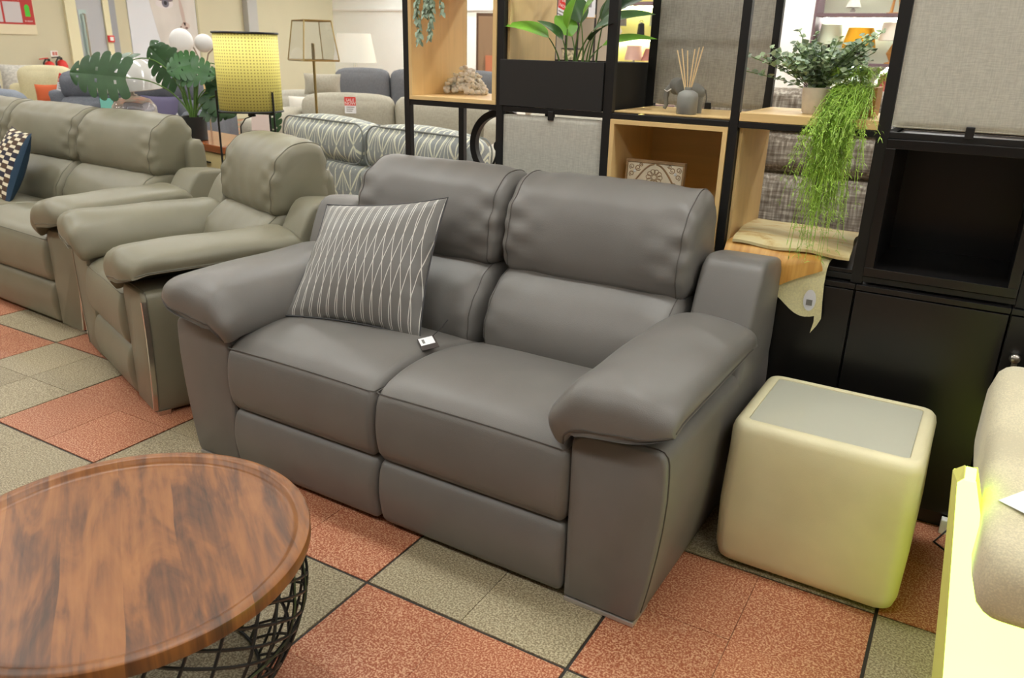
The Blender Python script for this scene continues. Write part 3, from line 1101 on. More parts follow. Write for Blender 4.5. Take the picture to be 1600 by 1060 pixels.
def monstera(base, d, nrm, L, W, droop=0.25, lobes=6, fold=0.15):
    """split leaf: a heart-shaped blade whose lobes are separated by slits, with holes near the midrib"""
    d, s, nn = frame_from(d, nrm)
    V, F = [], []

    def P(t, u):
        """t along the midrib, u signed width 0..1"""
        wd = W * (max(0.0, math.sin(PI * (0.14 + 0.86 * t))) ** 0.5) * (1.06 - 0.22 * t)
        tt = t - 0.16 * abs(u) ** 1.4 * (1 - t) + 0.10 * abs(u) * t * (1 - t)
        p = Vector(base) + d * (L * tt) + s * (wd * u) - nn * (droop * L * t * t) + nn * (fold * W * (abs(u) - 1.1 * abs(u) ** 2))
        return tuple(p)
    for sg in (-1, 1):
        for k in range(lobes):
            t0, t1 = k / lobes, (k + 1) / lobes
            e = 0.16 / lobes
            rows = []
            for a in range(7):
                u = [0.0, 0.16, 0.32, 0.52, 0.72, 0.90, 1.0][a]
                gap = 0 if u < 0.60 else e * 0.55 * min(1.0, (u - 0.5) / 0.35)
                if u >= 0.99:
                    gap = e * 1.3
                row = []
                for b in range(5):
                    f = b / 4
                    t = (t0 + gap) * (1 - f) + (t1 - gap) * f
                    if k == lobes - 1 and u > 0.5:
                        t = min(t, 0.995)
                    row.append(P(t, sg * u * (1 - 0.05 * (2 * f - 1) ** 2 * (u > 0.8))))
                rows.append(row)
            off = len(V)
            for row in rows:
                V += row
            for a in range(6):
                for b in range(4):
                    # holes beside the midrib
                    if a == 1 and b in (0,) and k % 2 == 1:
                        continue
                    F.append((off + a * 5 + b, off + a * 5 + b + 1, off + (a + 1) * 5 + b + 1, off + (a + 1) * 5 + b))
    return V, F


def petiole(pts, r, n=7):
    P = [np.array(p, float) for p in pts]
    out = []
    for i in range(13):
        t = i / 12
        # quadratic / cubic bezier
        if len(P) == 3:
            q = P[0] * (1 - t) ** 2 + P[1] * 2 * t * (1 - t) + P[2] * t * t
        else:
            q = P[0] * (1 - t) ** 3 + P[1] * 3 * t * (1 - t) ** 2 + P[2] * 3 * t * t * (1 - t) + P[3] * t ** 3
        out.append(tuple(q))
    return G().tube(out, r, n, taper=(1.3, 0.7))


# leafy plants in the planter: leaves rooted in soil
lp_leaves = [  # base offset x, y, tip dx, dy, dz, width, droop, dark
    (-0.01, -0.10, -0.13, -0.07, 0.13, 0.036, 0.8, 0), (0.00, -0.08, 0.02, -0.03, 0.17, 0.032, 0.5, 0), (0.02, -0.06, 0.10, -0.02, 0.22, 0.036, 0.4, 0),
    (0.05, -0.10, 0.20, -0.02, 0.16, 0.042, 0.6, 1), (0.04, -0.04, 0.22, 0.08, 0.22, 0.048, 0.4, 1), (0.03, -0.12, -0.05, -0.05, 0.12, 0.026, 0.7, 1), (0.06, -0.02, 0.16, 0.06, 0.30, 0.050, 0.35, 0),
    (0.07, -0.06, 0.17, 0.06, 0.10, 0.030, 0.5, 0), (0.02, 0.02, -0.08, 0.05, 0.20, 0.034, 0.5, 1), (0.08, 0.0, 0.05, 0.03, 0.20, 0.034, 0.45, 1), (0.0, 0.0, -0.08, 0.02, 0.14, 0.034, 0.6, 0), (0.10, -0.12, 0.08, -0.06, 0.12, 0.026, 0.6, 1)]
for bx, by, dx, dy, dz, wd, dr, dk in lp_leaves:
    b = Vector((bx, by, 0.135))
    mid = b + Vector((dx * 0.30, dy * 0.30, dz * 0.75))
    lm = LPD if dk else LP
    petiole([tuple(b), tuple(b + Vector((dx * 0.05, dy * 0.05, dz * 0.4))), tuple(mid)], 0.0028, 6).mk('stem', LS, pl)
    dirv = Vector((dx * 0.8, dy * 0.8, dz * 0.55))
    V, F = blade(mid, dirv, (0, -0.45, 1), dirv.length * 1.2, wd * 1.25, dr * 0.5)
    mk('leaf', V, F, lm, pl, 60)

# eucalyptus bush in pale pot
eu = thing('potted_eucalyptus', 'bushy grey-green plant in a small pale ceramic pot on the oak board', 'plant', (-0.522, 2.655, 1.2125))
potm = plain('pale_speckled_ceramic', (222, 212, 196), 0.6, var=0.06, vscale=50)
G().lathe([(0, 0), (0.034, 0), (0.038, 0.006), (0.043, 0.05), (0.044, 0.076), (0.041, 0.078), (0.039, 0.07), (0.0, 0.066)], 36).mk('pot', potm, eu, 50)
stems, leaves, leaves2 = G(), G(), G()
rr = random.Random(12)
tips = []
for k in range(85):
    a = rr.uniform(0, 2 * PI)
    el_ = rr.uniform(0.55, 1.45)
    L = rr.uniform(0.08, 0.15) * (1.25 if el_ < 1.1 else 1.0)
    tips.append((L * math.cos(el_) * math.cos(a) * 1.1, L * math.cos(el_) * math.sin(a) * 0.9, L * math.sin(el_)))
tips += [(-0.19, -0.03, 0.10), (-0.20, -0.02, 0.055), (0.10, 0.02, 0.155), (0.135, 0.03, 0.175), (0.115, 0.0, 0.145), (0.09, 0.03, 0.16), (0.12, 0.01, 0.165), (-0.07, 0.0, 0.175), (-0.03, 0.02, 0.165), (-0.14, 0.0, 0.125), (0.085, -0.02, 0.135), (0.12, 0.0, 0.13)]
for tp in tips:
    tp = Vector(tp)
    b = Vector((tp.x * 0.12, tp.y * 0.12, 0.064))
    pts = [b + Vector((tp.x * t ** 1.3, tp.y * t ** 1.3, tp.z * t ** 0.85)) for t in [i / 9 for i in range(10)]]
    stems.tube(pts, 0.0012, 4)
    for i in range(2, 10):
        for q in range(3):
            p = pts[i] + Vector((rr.uniform(-1, 1), rr.uniform(-1, 1), rr.uniform(-1, 1))) * 0.004
            dv_ = Vector((rr.uniform(-1, 1), rr.uniform(-1, 1), rr.uniform(-0.2, 1)))
            V, F = blade(p, dv_, (rr.uniform(-0.5, 0.5), rr.uniform(-1, 0.2), 1), rr.uniform(0.013, 0.021), rr.uniform(0.0075, 0.011), 0.1, 3, 1)
            (leaves if rr.random() < 0.6 else leaves2).add(V, F)
stems.mk('stems', LS, eu)['kind'] = 'stuff'
leaves.mk('foliage', LE, eu, 60)['kind'] = 'stuff'
leaves2.mk('foliage', LED, eu, 60)['kind'] = 'stuff'

# trailing fern in a wooden pot
fe = thing('trailing_fern', 'bright green trailing fern in a wooden box pot hanging over the shelf edge', 'plant', (-0.412, 2.70, 1.2125))
wb = wood('box_pot_wood', (206, 156, 92), 0.8, 2, 40)
g = G()
g.box(-0.062, 0.062, -0.055, -0.047, 0, 0.085, 0.001).box(-0.062, 0.062, 0.047, 0.055, 0, 0.085, 0.001).box(-0.062, -0.054, -0.047, 0.047, 0, 0.085).box(0.054, 0.062, -0.047, 0.047, 0, 0.085).box(-0.054, 0.054, -0.047, 0.047, 0.0, 0.07)
g.mk('box_pot', wb, fe, 0)
st, nd = G(), G()
rr = random.Random(5)
for k in range(290):
    bx, by = rr.uniform(-0.05, 0.05), rr.uniform(-0.045, 0.045)
    lean = rr.gauss(-0.004, 0.022)
    L = rr.choice([rr.uniform(0.02, 0.10), rr.uniform(0.08, 0.26), rr.uniform(0.18, 0.40)])
    if abs(lean) > 0.05: L *= 0.6
    edge = -0.20 - rr.uniform(0, 0.05)
    p0 = Vector((bx, by, 0.07))
    p1 = Vector((bx + lean * 0.4, by - 0.05, 0.07 + rr.uniform(0.02, 0.07)))
    p2 = Vector((bx * 0.8 + lean * 0.8 - 0.012, edge, 0.045 - rr.uniform(0, 0.06)))
    p3 = Vector((bx * 0.6 + lean * 1.6 - 0.012 + rr.uniform(-0.015, 0.015), edge - 0.005 - rr.uniform(0, 0.03), -0.01 - L))
    if k < 26:
        p1 = p0 + Vector((rr.uniform(-0.03, 0.03), rr.uniform(-0.02, 0.02), 0.05))
        p2 = p1 + Vector((rr.uniform(-0.04, 0.04), rr.uniform(-0.06, 0.01), 0.03))
        p3 = p2 + Vector((rr.uniform(-0.03, 0.03), rr.uniform(-0.05, 0.0), -0.03))
    pts = []
    N = 16
    for i in range(N + 1):
        t = i / N
        pts.append(p0 * (1 - t) ** 3 + p1 * 3 * t * (1 - t) ** 2 + p2 * 3 * t * t * (1 - t) + p3 * t ** 3)
    st.tube(pts, 0.0011, 4, taper=(1.2, 0.6))
    for i in range(4, N + 1):
        for q in range(4):
            a = rr.uniform(0, 2 * PI)
            p = pts[i] + Vector((0, 0, rr.uniform(-0.012, 0.012)))
            ln = rr.uniform(0.012, 0.026)
            e = p + Vector((math.cos(a) * ln * 0.75, math.sin(a) * ln * 0.55, rr.uniform(-0.9, 0.25) * ln))
            m = (p + e) / 2 + Vector((0, 0, 0.003))
            n_ = Vector((-math.sin(a), math.cos(a), 0.3)) * 0.0009
            nd.add([tuple(p - n_), tuple(p + n_), tuple(m + n_ * 1.4), tuple(e), tuple(m - n_ * 1.4)], [(0, 1, 2, 3, 4)])
st.mk('stems', LT, fe)['kind'] = 'stuff'
nd.mk('needle_leaves', LT, fe, 0)['kind'] = 'stuff'

# hanging eucalyptus strands over the coral cube
hg = thing('hanging_eucalyptus', 'grey-green eucalyptus strands hanging from the shelf above the coral', 'plant', (-1.93, 2.60, 1.644))
G().lathe([(0, 0), (0.05, 0), (0.062, 0.09), (0.058, 0.09), (0.05, 0.07), (0, 0.07)], 28, (0, 0.10, 0)).mk('pot', potm, hg, 50)
sg_, lg = G(), G()
rr = random.Random(8)
for x0, L in ((-0.016, 0.245), (-0.008, 0.235), (0.040, 0.225), (0.048, 0.215), (0.015, 0.14), (0.098, 0.135), (0.030, 0.15)):
    pts = [Vector((0, 0.10, 0.07)), Vector((x0 * 0.5, 0.03, 0.12)), Vector((x0, -0.085, 0.06))] + [Vector((x0 + 0.006 * math.sin(i * 0.9 + x0 * 50), -0.098 - 0.004 * i / 9, 0.04 - (L + 0.04) * i / 9)) for i in range(10)]
    sg_.tube(pts, 0.0014, 4)
    for i in range(2, len(pts)):
        for q in range(7):
            p = pts[i] + Vector((0, 0, rr.uniform(-0.014, 0.014)))
            a = rr.uniform(0, 2 * PI)
            V, F = blade(p, (math.cos(a) * 0.7, math.sin(a) * 0.5 - 0.2, -0.9), (0, -0.6, 0.8), rr.uniform(0.016, 0.026), rr.uniform(0.005, 0.008), 0.2, 3, 1)
            lg.add(V, F)
sg_.mk('stems', LS, hg)['kind'] = 'stuff'
lg.mk('foliage', LED, hg, 60)['kind'] = 'stuff'

# ------------------------------------------------------------------ round coffee table
def veneer():
    t = NT('sheesham_veneer')
    o = t.mapping(t.obj(), (1, 1, 1), (0, 0, math.radians(-148)))      # x runs along the grain
    x, y, z = t.sep(o)
    wob = t.math('MULTIPLY', t.math('SUBTRACT', t.noise(o, 1.5, 2), 0.5), 0.06)
    idx = t.math('FLOOR', t.math('MULTIPLY', t.math('ADD', y, wob), 9.0))
    wn = t.n('ShaderNodeTexWhiteNoise', noise_dimensions='1D')
    t.link(idx, wn.inputs['W'])
    cmb = t.n('ShaderNodeCombineXYZ')
    t.link(t.math('ADD', t.math('MULTIPLY', x, 1.7), t.math('MULTIPLY', wn.outputs['Value'], 7.0)), cmb.inputs[0])
    t.link(t.math('MULTIPLY', y, 7.5), cmb.inputs[1])
    swirl = t.noise(cmb.outputs[0], 1.5, 5, 0.55, 1.3)
    cmb2 = t.n('ShaderNodeCombineXYZ')
    t.link(t.math('ADD', t.math('MULTIPLY', x, 5.0), t.math('MULTIPLY', swirl, 2.0)), cmb2.inputs[0])
    t.link(t.math('MULTIPLY', y, 90.0), cmb2.inputs[1])
    fine = t.noise(cmb2.outputs[0], 1.0, 3)
    smoke = t.noise(t.mapping(o, (1.3, 4.2, 1), (0, 0, 0), (3.1, 0.4, 0)), 1.7, 4, 0.6, 0.8)
    f = t.math('ADD', t.math('MULTIPLY', swirl, 0.62), t.math('MULTIPLY', t.math('SUBTRACT', fine, 0.12), 0.2))
    f = t.math('ADD', f, t.math('MULTIPLY', smoke, 0.26))
    f = t.math('ADD', f, t.math('MULTIPLY', t.math('SUBTRACT', wn.outputs['Value'], 0.5), 0.08))
    t.color(t.ramp(f, [(0.36, lin((70, 45, 28))), (0.44, lin((106, 66, 37))), (0.52, lin((136, 86, 44))), (0.66, lin((158, 104, 55)))]))
    t.set(Roughness=0.34)
    t.b.inputs['Specular IOR Level'].default_value = 0.38
    return t.m


ct = thing('coffee_table', 'round walnut brown coffee table on a black wire basket base', 'table', (-1.402, 0.771, 0))
VN = veneer()
G().lathe([(0, 0.368), (0.378, 0.368), (0.383, 0.370), (0.3845, 0.374), (0.3845, 0.396), (0.3835, 0.3995), (0.381, 0.4005), (0.361, 0.4005), (0.357, 0.398), (0.352, 0.392), (0.345, 0.3885), (0.335, 0.3875), (0, 0.3875)], 128).mk('tabletop', VN, ct, 35)
WIRE = plain('black_wire', (26, 25, 25), 0.42)
G().lathe([(0, 0.358), (0.34, 0.358), (0.34, 0.368), (0, 0.368)], 48).mk('mounting_plate', WIRE, ct, 30)


def basket_r(s):            # s 0 bottom .. 1 top
    return 0.245 + 0.125 * math.sin(min(1.0, s * 1.25) * PI / 2) ** 0.9 - 0.028 * max(0, s - 0.75) * 2


def wire(turn, r=0.0036):
    pts = []
    for i in range(19):
        s = i / 18
        a = turn * s
        R = basket_r(s)
        pts.append((R * math.cos(a), R * math.sin(a), 0.004 + 0.354 * s))
    return G().tube(pts, r, 5)


meshes = []
for turn in (0.55, -1.75):
    o = wire(turn).mk('wire', WIRE, ct)
    meshes.append((o.data, turn))
for me, turn in meshes:
    for k in range(1, 30):
        o = bpy.data.objects.new('wire', me)
        link(o, ct)
        o.rotation_euler = (0, 0, 2 * PI * k / 30 + (0.02 * math.sin(k * 2.3)))
for s in (0.0, 0.30, 0.62, 1.0):
    R = basket_r(s)
    G().tube([(R * math.cos(2 * PI * k / 64), R * math.sin(2 * PI * k / 64), 0.005 + 0.352 * s) for k in range(64)], 0.0042, 6, True).mk('hoop', WIRE, ct)

# ------------------------------------------------------------------ cream cube side table with glass top
st_ = thing('side_table', 'cream faux leather cube side table with an inset glass top', 'side table', (-0.2425, 2.165, 0))
w, d, h = 0.484, 0.425, 0.452
# body: rounded block with a recess
ol = []
def rrect(w, d, r, n=8):
    return [(p[0], p[1]) for p in loop_xy(w, d, r, 0, n)]
rings = []
for z, ins, r in ((0.012, 0.040, 0.02), (0.014, 0.022, 0.034), (0.026, 0.008, 0.040), (0.06, 0.0, 0.042), (0.20, -0.003, 0.042), (0.36, 0.003, 0.042), (0.424, 0.004, 0.042), (0.440, 0.008, 0.040), (0.4495, 0.016, 0.034), (0.453, 0.026, 0.026), (0.453, 0.039, 0.018), (0.4515, 0.0415, 0.014), (0.443, 0.042, 0.012)):
    rings.append([(p[0], p[1], z) for p in rrect(w - 2 * ins, d - 2 * ins, r)])
g = G()
g.rings(rings, False, True)
body = g.mk('body', MT['cream_vinyl'], st_, 50)
glm = NT('pale_glass_top')
glm.b.inputs['Base Color'].default_value = lin((196, 196, 178))
glm.set(Roughness=0.06)
glm.b.inputs['Specular IOR Level'].default_value = 0.7
gl = G()
gl.rings([[(p[0], p[1], z) for p in rrect(w - 2 * 0.0425, d - 2 * 0.0425, 0.011)] for z in (0.4435, 0.449)]).mk('glass_top', glm.m, st_, 20)
for px, py in ((-0.17, -0.14), (0.17, -0.14), (-0.17, 0.14), (0.17, 0.14)):
    G().lathe([(0, 0), (0.02, 0), (0.02, 0.013), (0, 0.013)], 16, (px, py, 0)).mk('foot', MT['under'], st_, 30)

# ------------------------------------------------------------------ glowing bed at the right
be = thing('glowing_bed', 'pale velvet bed end on an illuminated yellow-green plinth beside the side table', 'bed', (0.098, 1.30, 0), 0.0)
glow = emit('lit_acrylic_front', (0.62, 1.0, 0.13), BED_GLOW)
side_m = emit('lit_acrylic_side', (0.46, 0.44, 0.11), 0.5)
back_m = emit('lit_acrylic_back', (0.60, 0.74, 0.08), 1.6)
outl = [(0.036, 0.0), (-0.040, 0.560), (-0.030, 0.572), (-0.008, 0.572), (0.014, 0.500), (0.030, 0.352), (1.55, 0.352), (1.55, 0.0)]
G().prism(outl, 1, 0.400, 0.408).mk('front_panel', glow, be, 0)['label'] = 'glowing yellow-green front panel'
g = G()       # bevelled end of the panel, wider at the back
E0 = [(0.036, 0.4085, 0.0), (-0.040, 0.4085, 0.560), (-0.030, 0.4085, 0.572)]
E1 = [(0.010, 0.470, 0.0), (-0.052, 0.470, 0.556), (-0.032, 0.470, 0.574)]
C0 = [(0.048, 0.4085, 0.0), (-0.028, 0.4085, 0.560), (-0.018, 0.4085, 0.560)]
C1 = [(0.022, 0.470, 0.0), (-0.040, 0.470, 0.556), (-0.020, 0.470, 0.562)]
g.add(E0 + E1 + C0 + C1, [(0, 1, 4, 3), (1, 2, 5, 4), (6, 9, 10, 7), (7, 10, 11, 8), (0, 6, 7, 1), (1, 7, 8, 2), (3, 4, 10, 9), (4, 5, 11, 10), (2, 8, 11, 5), (0, 3, 9, 6)])
g.mk('side_edge', side_m, be, 0)['label'] = 'dimly glowing olive side edge'
G().box(-0.0295, -0.009, 0.4085, 0.470, 0.563, 0.573, 0.002).mk('top_edge', glow, be, 0)
outb = [(0.012, 0.0), (-0.050, 0.556), (-0.008, 0.572), (0.014, 0.500), (0.030, 0.352), (1.55, 0.352), (1.55, 0.0)]
G().prism(outb, 1, 0.4705, 0.478).mk('back_panel', back_m, be, 0)['label'] = 'glowing green back panel'
G().box(0.30, 1.55, 0.56, 0.98, 0.0, 0.349).mk('bed_base', MT['under'], be, 0)
velvet = fabric('pale_velvet', (212, 203, 172), 260, 0.10, 0.75, False, 1.0)
velvet.node_tree.nodes['Principled BSDF'].inputs['Sheen Weight'].default_value = 0.3
prof = [(0.245, 0.362), (0.228, 0.40), (0.228, 0.475), (0.25, 0.515), (0.30, 0.530), (0.42, 0.545), (0.60, 0.570), (0.80, 0.605), (0.96, 0.640), (1.00, 0.645), (1.035, 0.60), (1.035, 0.40), (1.02, 0.358), (0.7, 0.354), (0.3, 0.354)]
loft_x(prof, 0.022, 1.55, 0.055, 22, 64, seed=77, wrinkle=0.0015)[0].xform(Matrix.Translation((0.02, 0.25, 0)) @ Matrix.Rotation(math.radians(2.2), 4, 'Z') @ Matrix.Translation((-0.02, -0.25, 0))).mk('padded_end', velvet, be, 60)
pp = thing('price_sheet', 'white paper sheet lying on the velvet bed end', 'paper', (0.262, 1.70, 0.560), math.radians(-38))
rows = []
V, F = [], []
for i in range(9):
    for j in range(9):
        u, v = (i / 8 - 0.5) * 0.21, (j / 8 - 0.5) * 0.148
        V.append((u, v, 0.0))
pm = G()
pm.box(-0.105, 0.105, -0.074, 0.074, 0, 0.0008)
o = pm.mk('sheet', MT['paper'], pp, 0)
pp.rotation_euler = (math.radians(7), math.radians(-4), math.radians(-38))

# socket by the skirting behind the bed
so = thing('power_socket', 'white floor socket with a black lead behind the glowing bed', 'socket', (0.095, 2.49, 0.0))
so.scale = (0.7, 0.7, 0.7)
G().box(-0.04, 0.05, -0.008, 0.03, 0.0, 0.07, 0.004).mk('plate', MT['white'], so, 0)
G().tube([(0.0, -0.008, 0.05), (-0.01, -0.03, 0.04), (-0.03, -0.05, 0.012), (-0.05, -0.10, 0.006), (0.01, -0.16, 0.006), (0.06, -0.15, 0.006)], 0.004, 6).mk('lead', MT['black_metal'], so)

# ------------------------------------------------------------------ striped cushion, its tag
def striped():
    t = NT('grey_satin_white_waves')
    u, v, _ = t.sep(t.uv())
    P = 15.0
    ph = t.math('MULTIPLY', v, PI * 1.28)
    s = t.math('MULTIPLY', t.math('COSINE', t.math('SUBTRACT', ph, 0.35)), 1.0)
    lines = None
    for sg in (1, -1):
        x = t.math('ADD', t.math('MULTIPLY', u, P), t.math('MULTIPLY', s, 0.62 * sg))
        q = t.math('ABSOLUTE', t.math('SUBTRACT', t.math('FRACT', x), 0.5))
        l = t.math('LESS_THAN', q, 0.035)
        lines = l if lines is None else t.math('MAXIMUM', lines, l)
    base = lin((112, 110, 106))
    t.color(t.mix(lines, base, lin((214, 212, 204))))
    t.set(Roughness=0.42)
    t.b.inputs['Sheen Weight'].default_value = 0.2
    w = t.noise(t.uv(), 400, 2)
    t.bump(w, 0.1, 0.001)
    return t.m


cu = thing('scatter_cushion', 'grey satin cushion with white wavy lines on the charcoal sofa', 'cushion', (-1.72, 1.86, 0.50))
O = np.array((-1.72, 1.86, 0.50))
q = lambda *p: np.array(p) - O
V, F, UV, edge = pillow(q(-1.975, 1.775, 0.508), q(-1.495, 1.905, 0.486), q(-2.030, 2.065, 0.838), q(-1.525, 2.105, 0.915), (0.12, -0.80, 0.55), 0.15, 26, 0.07)
cov = mk('cover', V, F, striped(), cu, 70, UV)
G().tube(edge, 0.003, 5, True).mk('piping', plain('dark_grey_piping', (70, 70, 72), 0.6), cu)
tgm = thing('swing_tag', 'dark swing tag with a white label hanging from the striped cushion', 'tag', (-1.415, 1.845, 0.506), math.radians(-48))
tgm.scale = (1.35, 1.35, 1)
tgm.rotation_euler = (math.radians(10), math.radians(6), math.radians(-40))
G().box(-0.030, 0.030, -0.020, 0.020, 0.0, 0.002).mk('card', plain('dark_brown_card', (58, 50, 46), 0.6), tgm, 0)
G().box(-0.028, 0.008, -0.018, 0.016, 0.002, 0.0026).mk('label', MT['paper'], tgm, 0)
G().box(-0.020, 0.0, -0.012, -0.006, 0.0026, 0.0029).mk('print', plain('grey_print', (120, 118, 112), 0.8), tgm, 0)
G().tube([(-0.028, 0.018, 0.002), (-0.05, 0.045, 0.006), (-0.075, 0.068, 0.012)], 0.0012, 4).mk('string', MT['under'], tgm)

# navy patterned cushion on the three-seater
def brick_pat():
    t = NT('navy_cream_block_weave')
    u, v, _ = t.sep(t.uv())
    cols = t.math('MULTIPLY', u, 7.0)
    ci = t.math('FLOOR', cols)
    r = t.math('ADD', t.math('MULTIPLY', v, 9.0), t.math('MULTIPLY', ci, 0.45))
    f = t.math('FRACT', r)
    wn = t.n('ShaderNodeTexWhiteNoise', noise_dimensions='2D')
    cb_ = t.n('ShaderNodeCombineXYZ')
    t.link(ci, cb_.inputs[0])
    t.link(t.math('FLOOR', r), cb_.inputs[1])
    t.link(cb_.outputs[0], wn.inputs['Vector'])
    light = t.math('LESS_THAN', f, 0.36)
    darkc = t.ramp(wn.outputs['Value'], [(0.3, lin((30, 28, 46))), (0.7, lin((74, 52, 34)))])
    t.color(t.mix(light, darkc, lin((216, 206, 180))))
    t.set(Roughness=0.85)
    return t.m


nc = thing('scatter_cushion', 'navy, brown and cream block patterned cushion on the olive three-seater', 'cushion', (-4.83, 2.45, 0.47))
NO = np.array((-4.55, 2.45, 0.5))
q = lambda *p: np.array(p) - NO
V, F, UV, edge = pillow(q(-4.92, 2.43, 0.49), q(-4.455, 2.30, 0.49), q(-4.95, 2.66, 0.89), q(-4.50, 2.535, 0.885), (-0.1, -0.9, 0.4), 0.15, 20, 0.06)
k = len(F) // 2
# front patterned, reverse plain blue
cov = mk('cover', V, F, brick_pat(), nc, 70, UV)
cov.data.materials.append(plain('petrol_blue_velvet', (20, 50, 72), 0.8))
cn = Vector((-0.1, -0.9, 0.4)).normalized()
for p in cov.data.polygons:
    if p.normal.dot(cn) < 0.12 or min(UV[i][0] for i in p.vertices) > 0.93:
        p.material_index = 1

# ------------------------------------------------------------------ folded cushion covers on the cupboard
cvm = NT('cream_ochre_printed_cover')
f = cvm.noise(cvm.mapping(cvm.obj(), (9, 22, 9)), 1, 4, 0.6, 1.0)
cvm.color(cvm.ramp(f, [(0.36, lin((226, 214, 168))), (0.55, lin((222, 204, 150))), (0.72, lin((190, 148, 84)))]))
cvm.set(Roughness=0.75)
ocm = NT('gold_satin_cover')
f = ocm.noise(ocm.mapping(ocm.obj(), (60, 6, 6)), 1, 3)
ocm.color(ocm.ramp(f, [(0.3, lin((198, 140, 62))), (0.7, lin((226, 176, 92)))]))
ocm.set(Roughness=0.45)
crm = fabric('cream_cotton_cover', (232, 224, 176), 200, 0.06, 0.8, False)


def cloth_strip(path, x0, x1, th=0.004, wav=0.004, sk=0.0, n=14, seed=0):
    """a folded cloth: a (y,z) path swept in x, with thickness; sk skews the front edge"""
    rs = random.Random(seed)
    P = resample_open(path, 18)
    rings = []
    for i in range(n + 1):
        u = i / n
        ring = []
        for s in (0, 1):
            seq = range(len(P)) if s == 0 else range(len(P) - 1, -1, -1)
            for j in seq:
                y, z = P[j]
                t = j / (len(P) - 1)
                x = x0 + (x1 - x0) * u + 0.01 * math.sin(t * 5 + seed)
                yy = y + sk(u, t)[0]
                zz = z + sk(u, t)[1] + wav * math.sin(u * 11 + t * 4 + seed) * (0.3 + t)
                ring.append((x, yy, zz + (th if s == 0 else 0.0)))
        rings.append(ring)
    return G().rings(rings, False, True)


def resample_open(path, n):
    P = [np.array(p, float) for p in path]
    d = [0]
    for a, b in zip(P[:-1], P[1:]):
        d.append(d[-1] + np.linalg.norm(b - a))
    out = []
    for k in range(n):
        t = d[-1] * k / (n - 1)
        i = min(max(j for j in range(len(d)) if d[j] <= t + 1e-12), len(P) - 2)
        u = (t - d[i]) / max(1e-9, d[i + 1] - d[i])
        out.append(tuple(P[i] * (1 - u) + P[i + 1] * u))
    return out


c1 = cloth_strip([(2.80, 0.792), (2.62, 0.792), (2.535, 0.790), (2.505, 0.775), (2.492, 0.72), (2.490, 0.64)], -0.60, -0.375, 0.008, 0.002, lambda u, t: (-0.004 * t, 0.03 * math.sin(u * 6) * max(0.0, (t - 0.8) / 0.2)), seed=1)
o = c1.mk('cushion_cover', crm, ang=50)
tag(o, 'cream cotton cushion cover drooping over the cupboard edge with an oval sticker', 'cushion cover')
G().lathe([(0, 0), (0.022, 0), (0.022, 0.001), (0, 0.001)], 24, (0, 0, 0), 'y').mk('sticker', MT['paper'], o, 0, loc=(-0.418, 2.4845, 0.668)).scale = (0.85, 1, 1.55)
G().box(-0.009, 0.009, -0.0016, -0.0004, -0.008, 0.010).mk('barcode', plain('grey_print', (130, 128, 122), 0.8), o, 0, loc=(-0.418, 2.484, 0.660))
G().prism([(0.0, 0.0), (0.020, 0.0), (0.022, -0.03), (0.012, -0.055), (-0.004, -0.082), (0.002, -0.045)], 1, -0.002, 0.0).mk('corner_strip', crm, o, 0, loc=(-0.398, 2.486, 0.645))
c2 = cloth_strip([(2.82, 0.808), (2.62, 0.808), (2.545, 0.807), (2.51, 0.788), (2.484, 0.72), (2.476, 0.60)], -0.70, -0.40, 0.007, 0.002, lambda u, t: (0.0, (0.0 + 0.17 * u) * max(0.0, (t - 0.60) / 0.40)), seed=2)
o = c2.mk('cushion_cover', ocm.m, ang=50)
tag(o, 'gold satin cushion cover folded under the cream printed one on the cupboard', 'cushion cover')
c3 = cloth_strip([(2.86, 0.820), (2.72, 0.824), (2.60, 0.823), (2.530, 0.820), (2.508, 0.806)], -0.700, -0.338, 0.009, 0.003, lambda u, t: (0.015 * (1 - u) * t - 0.03 * (1 - t) * u, 0.0), seed=3)
o = c3.mk('cushion_cover', cvm.m, ang=50)
tag(o, 'cream and ochre printed cushion cover folded on top of the cover pile', 'cushion cover')

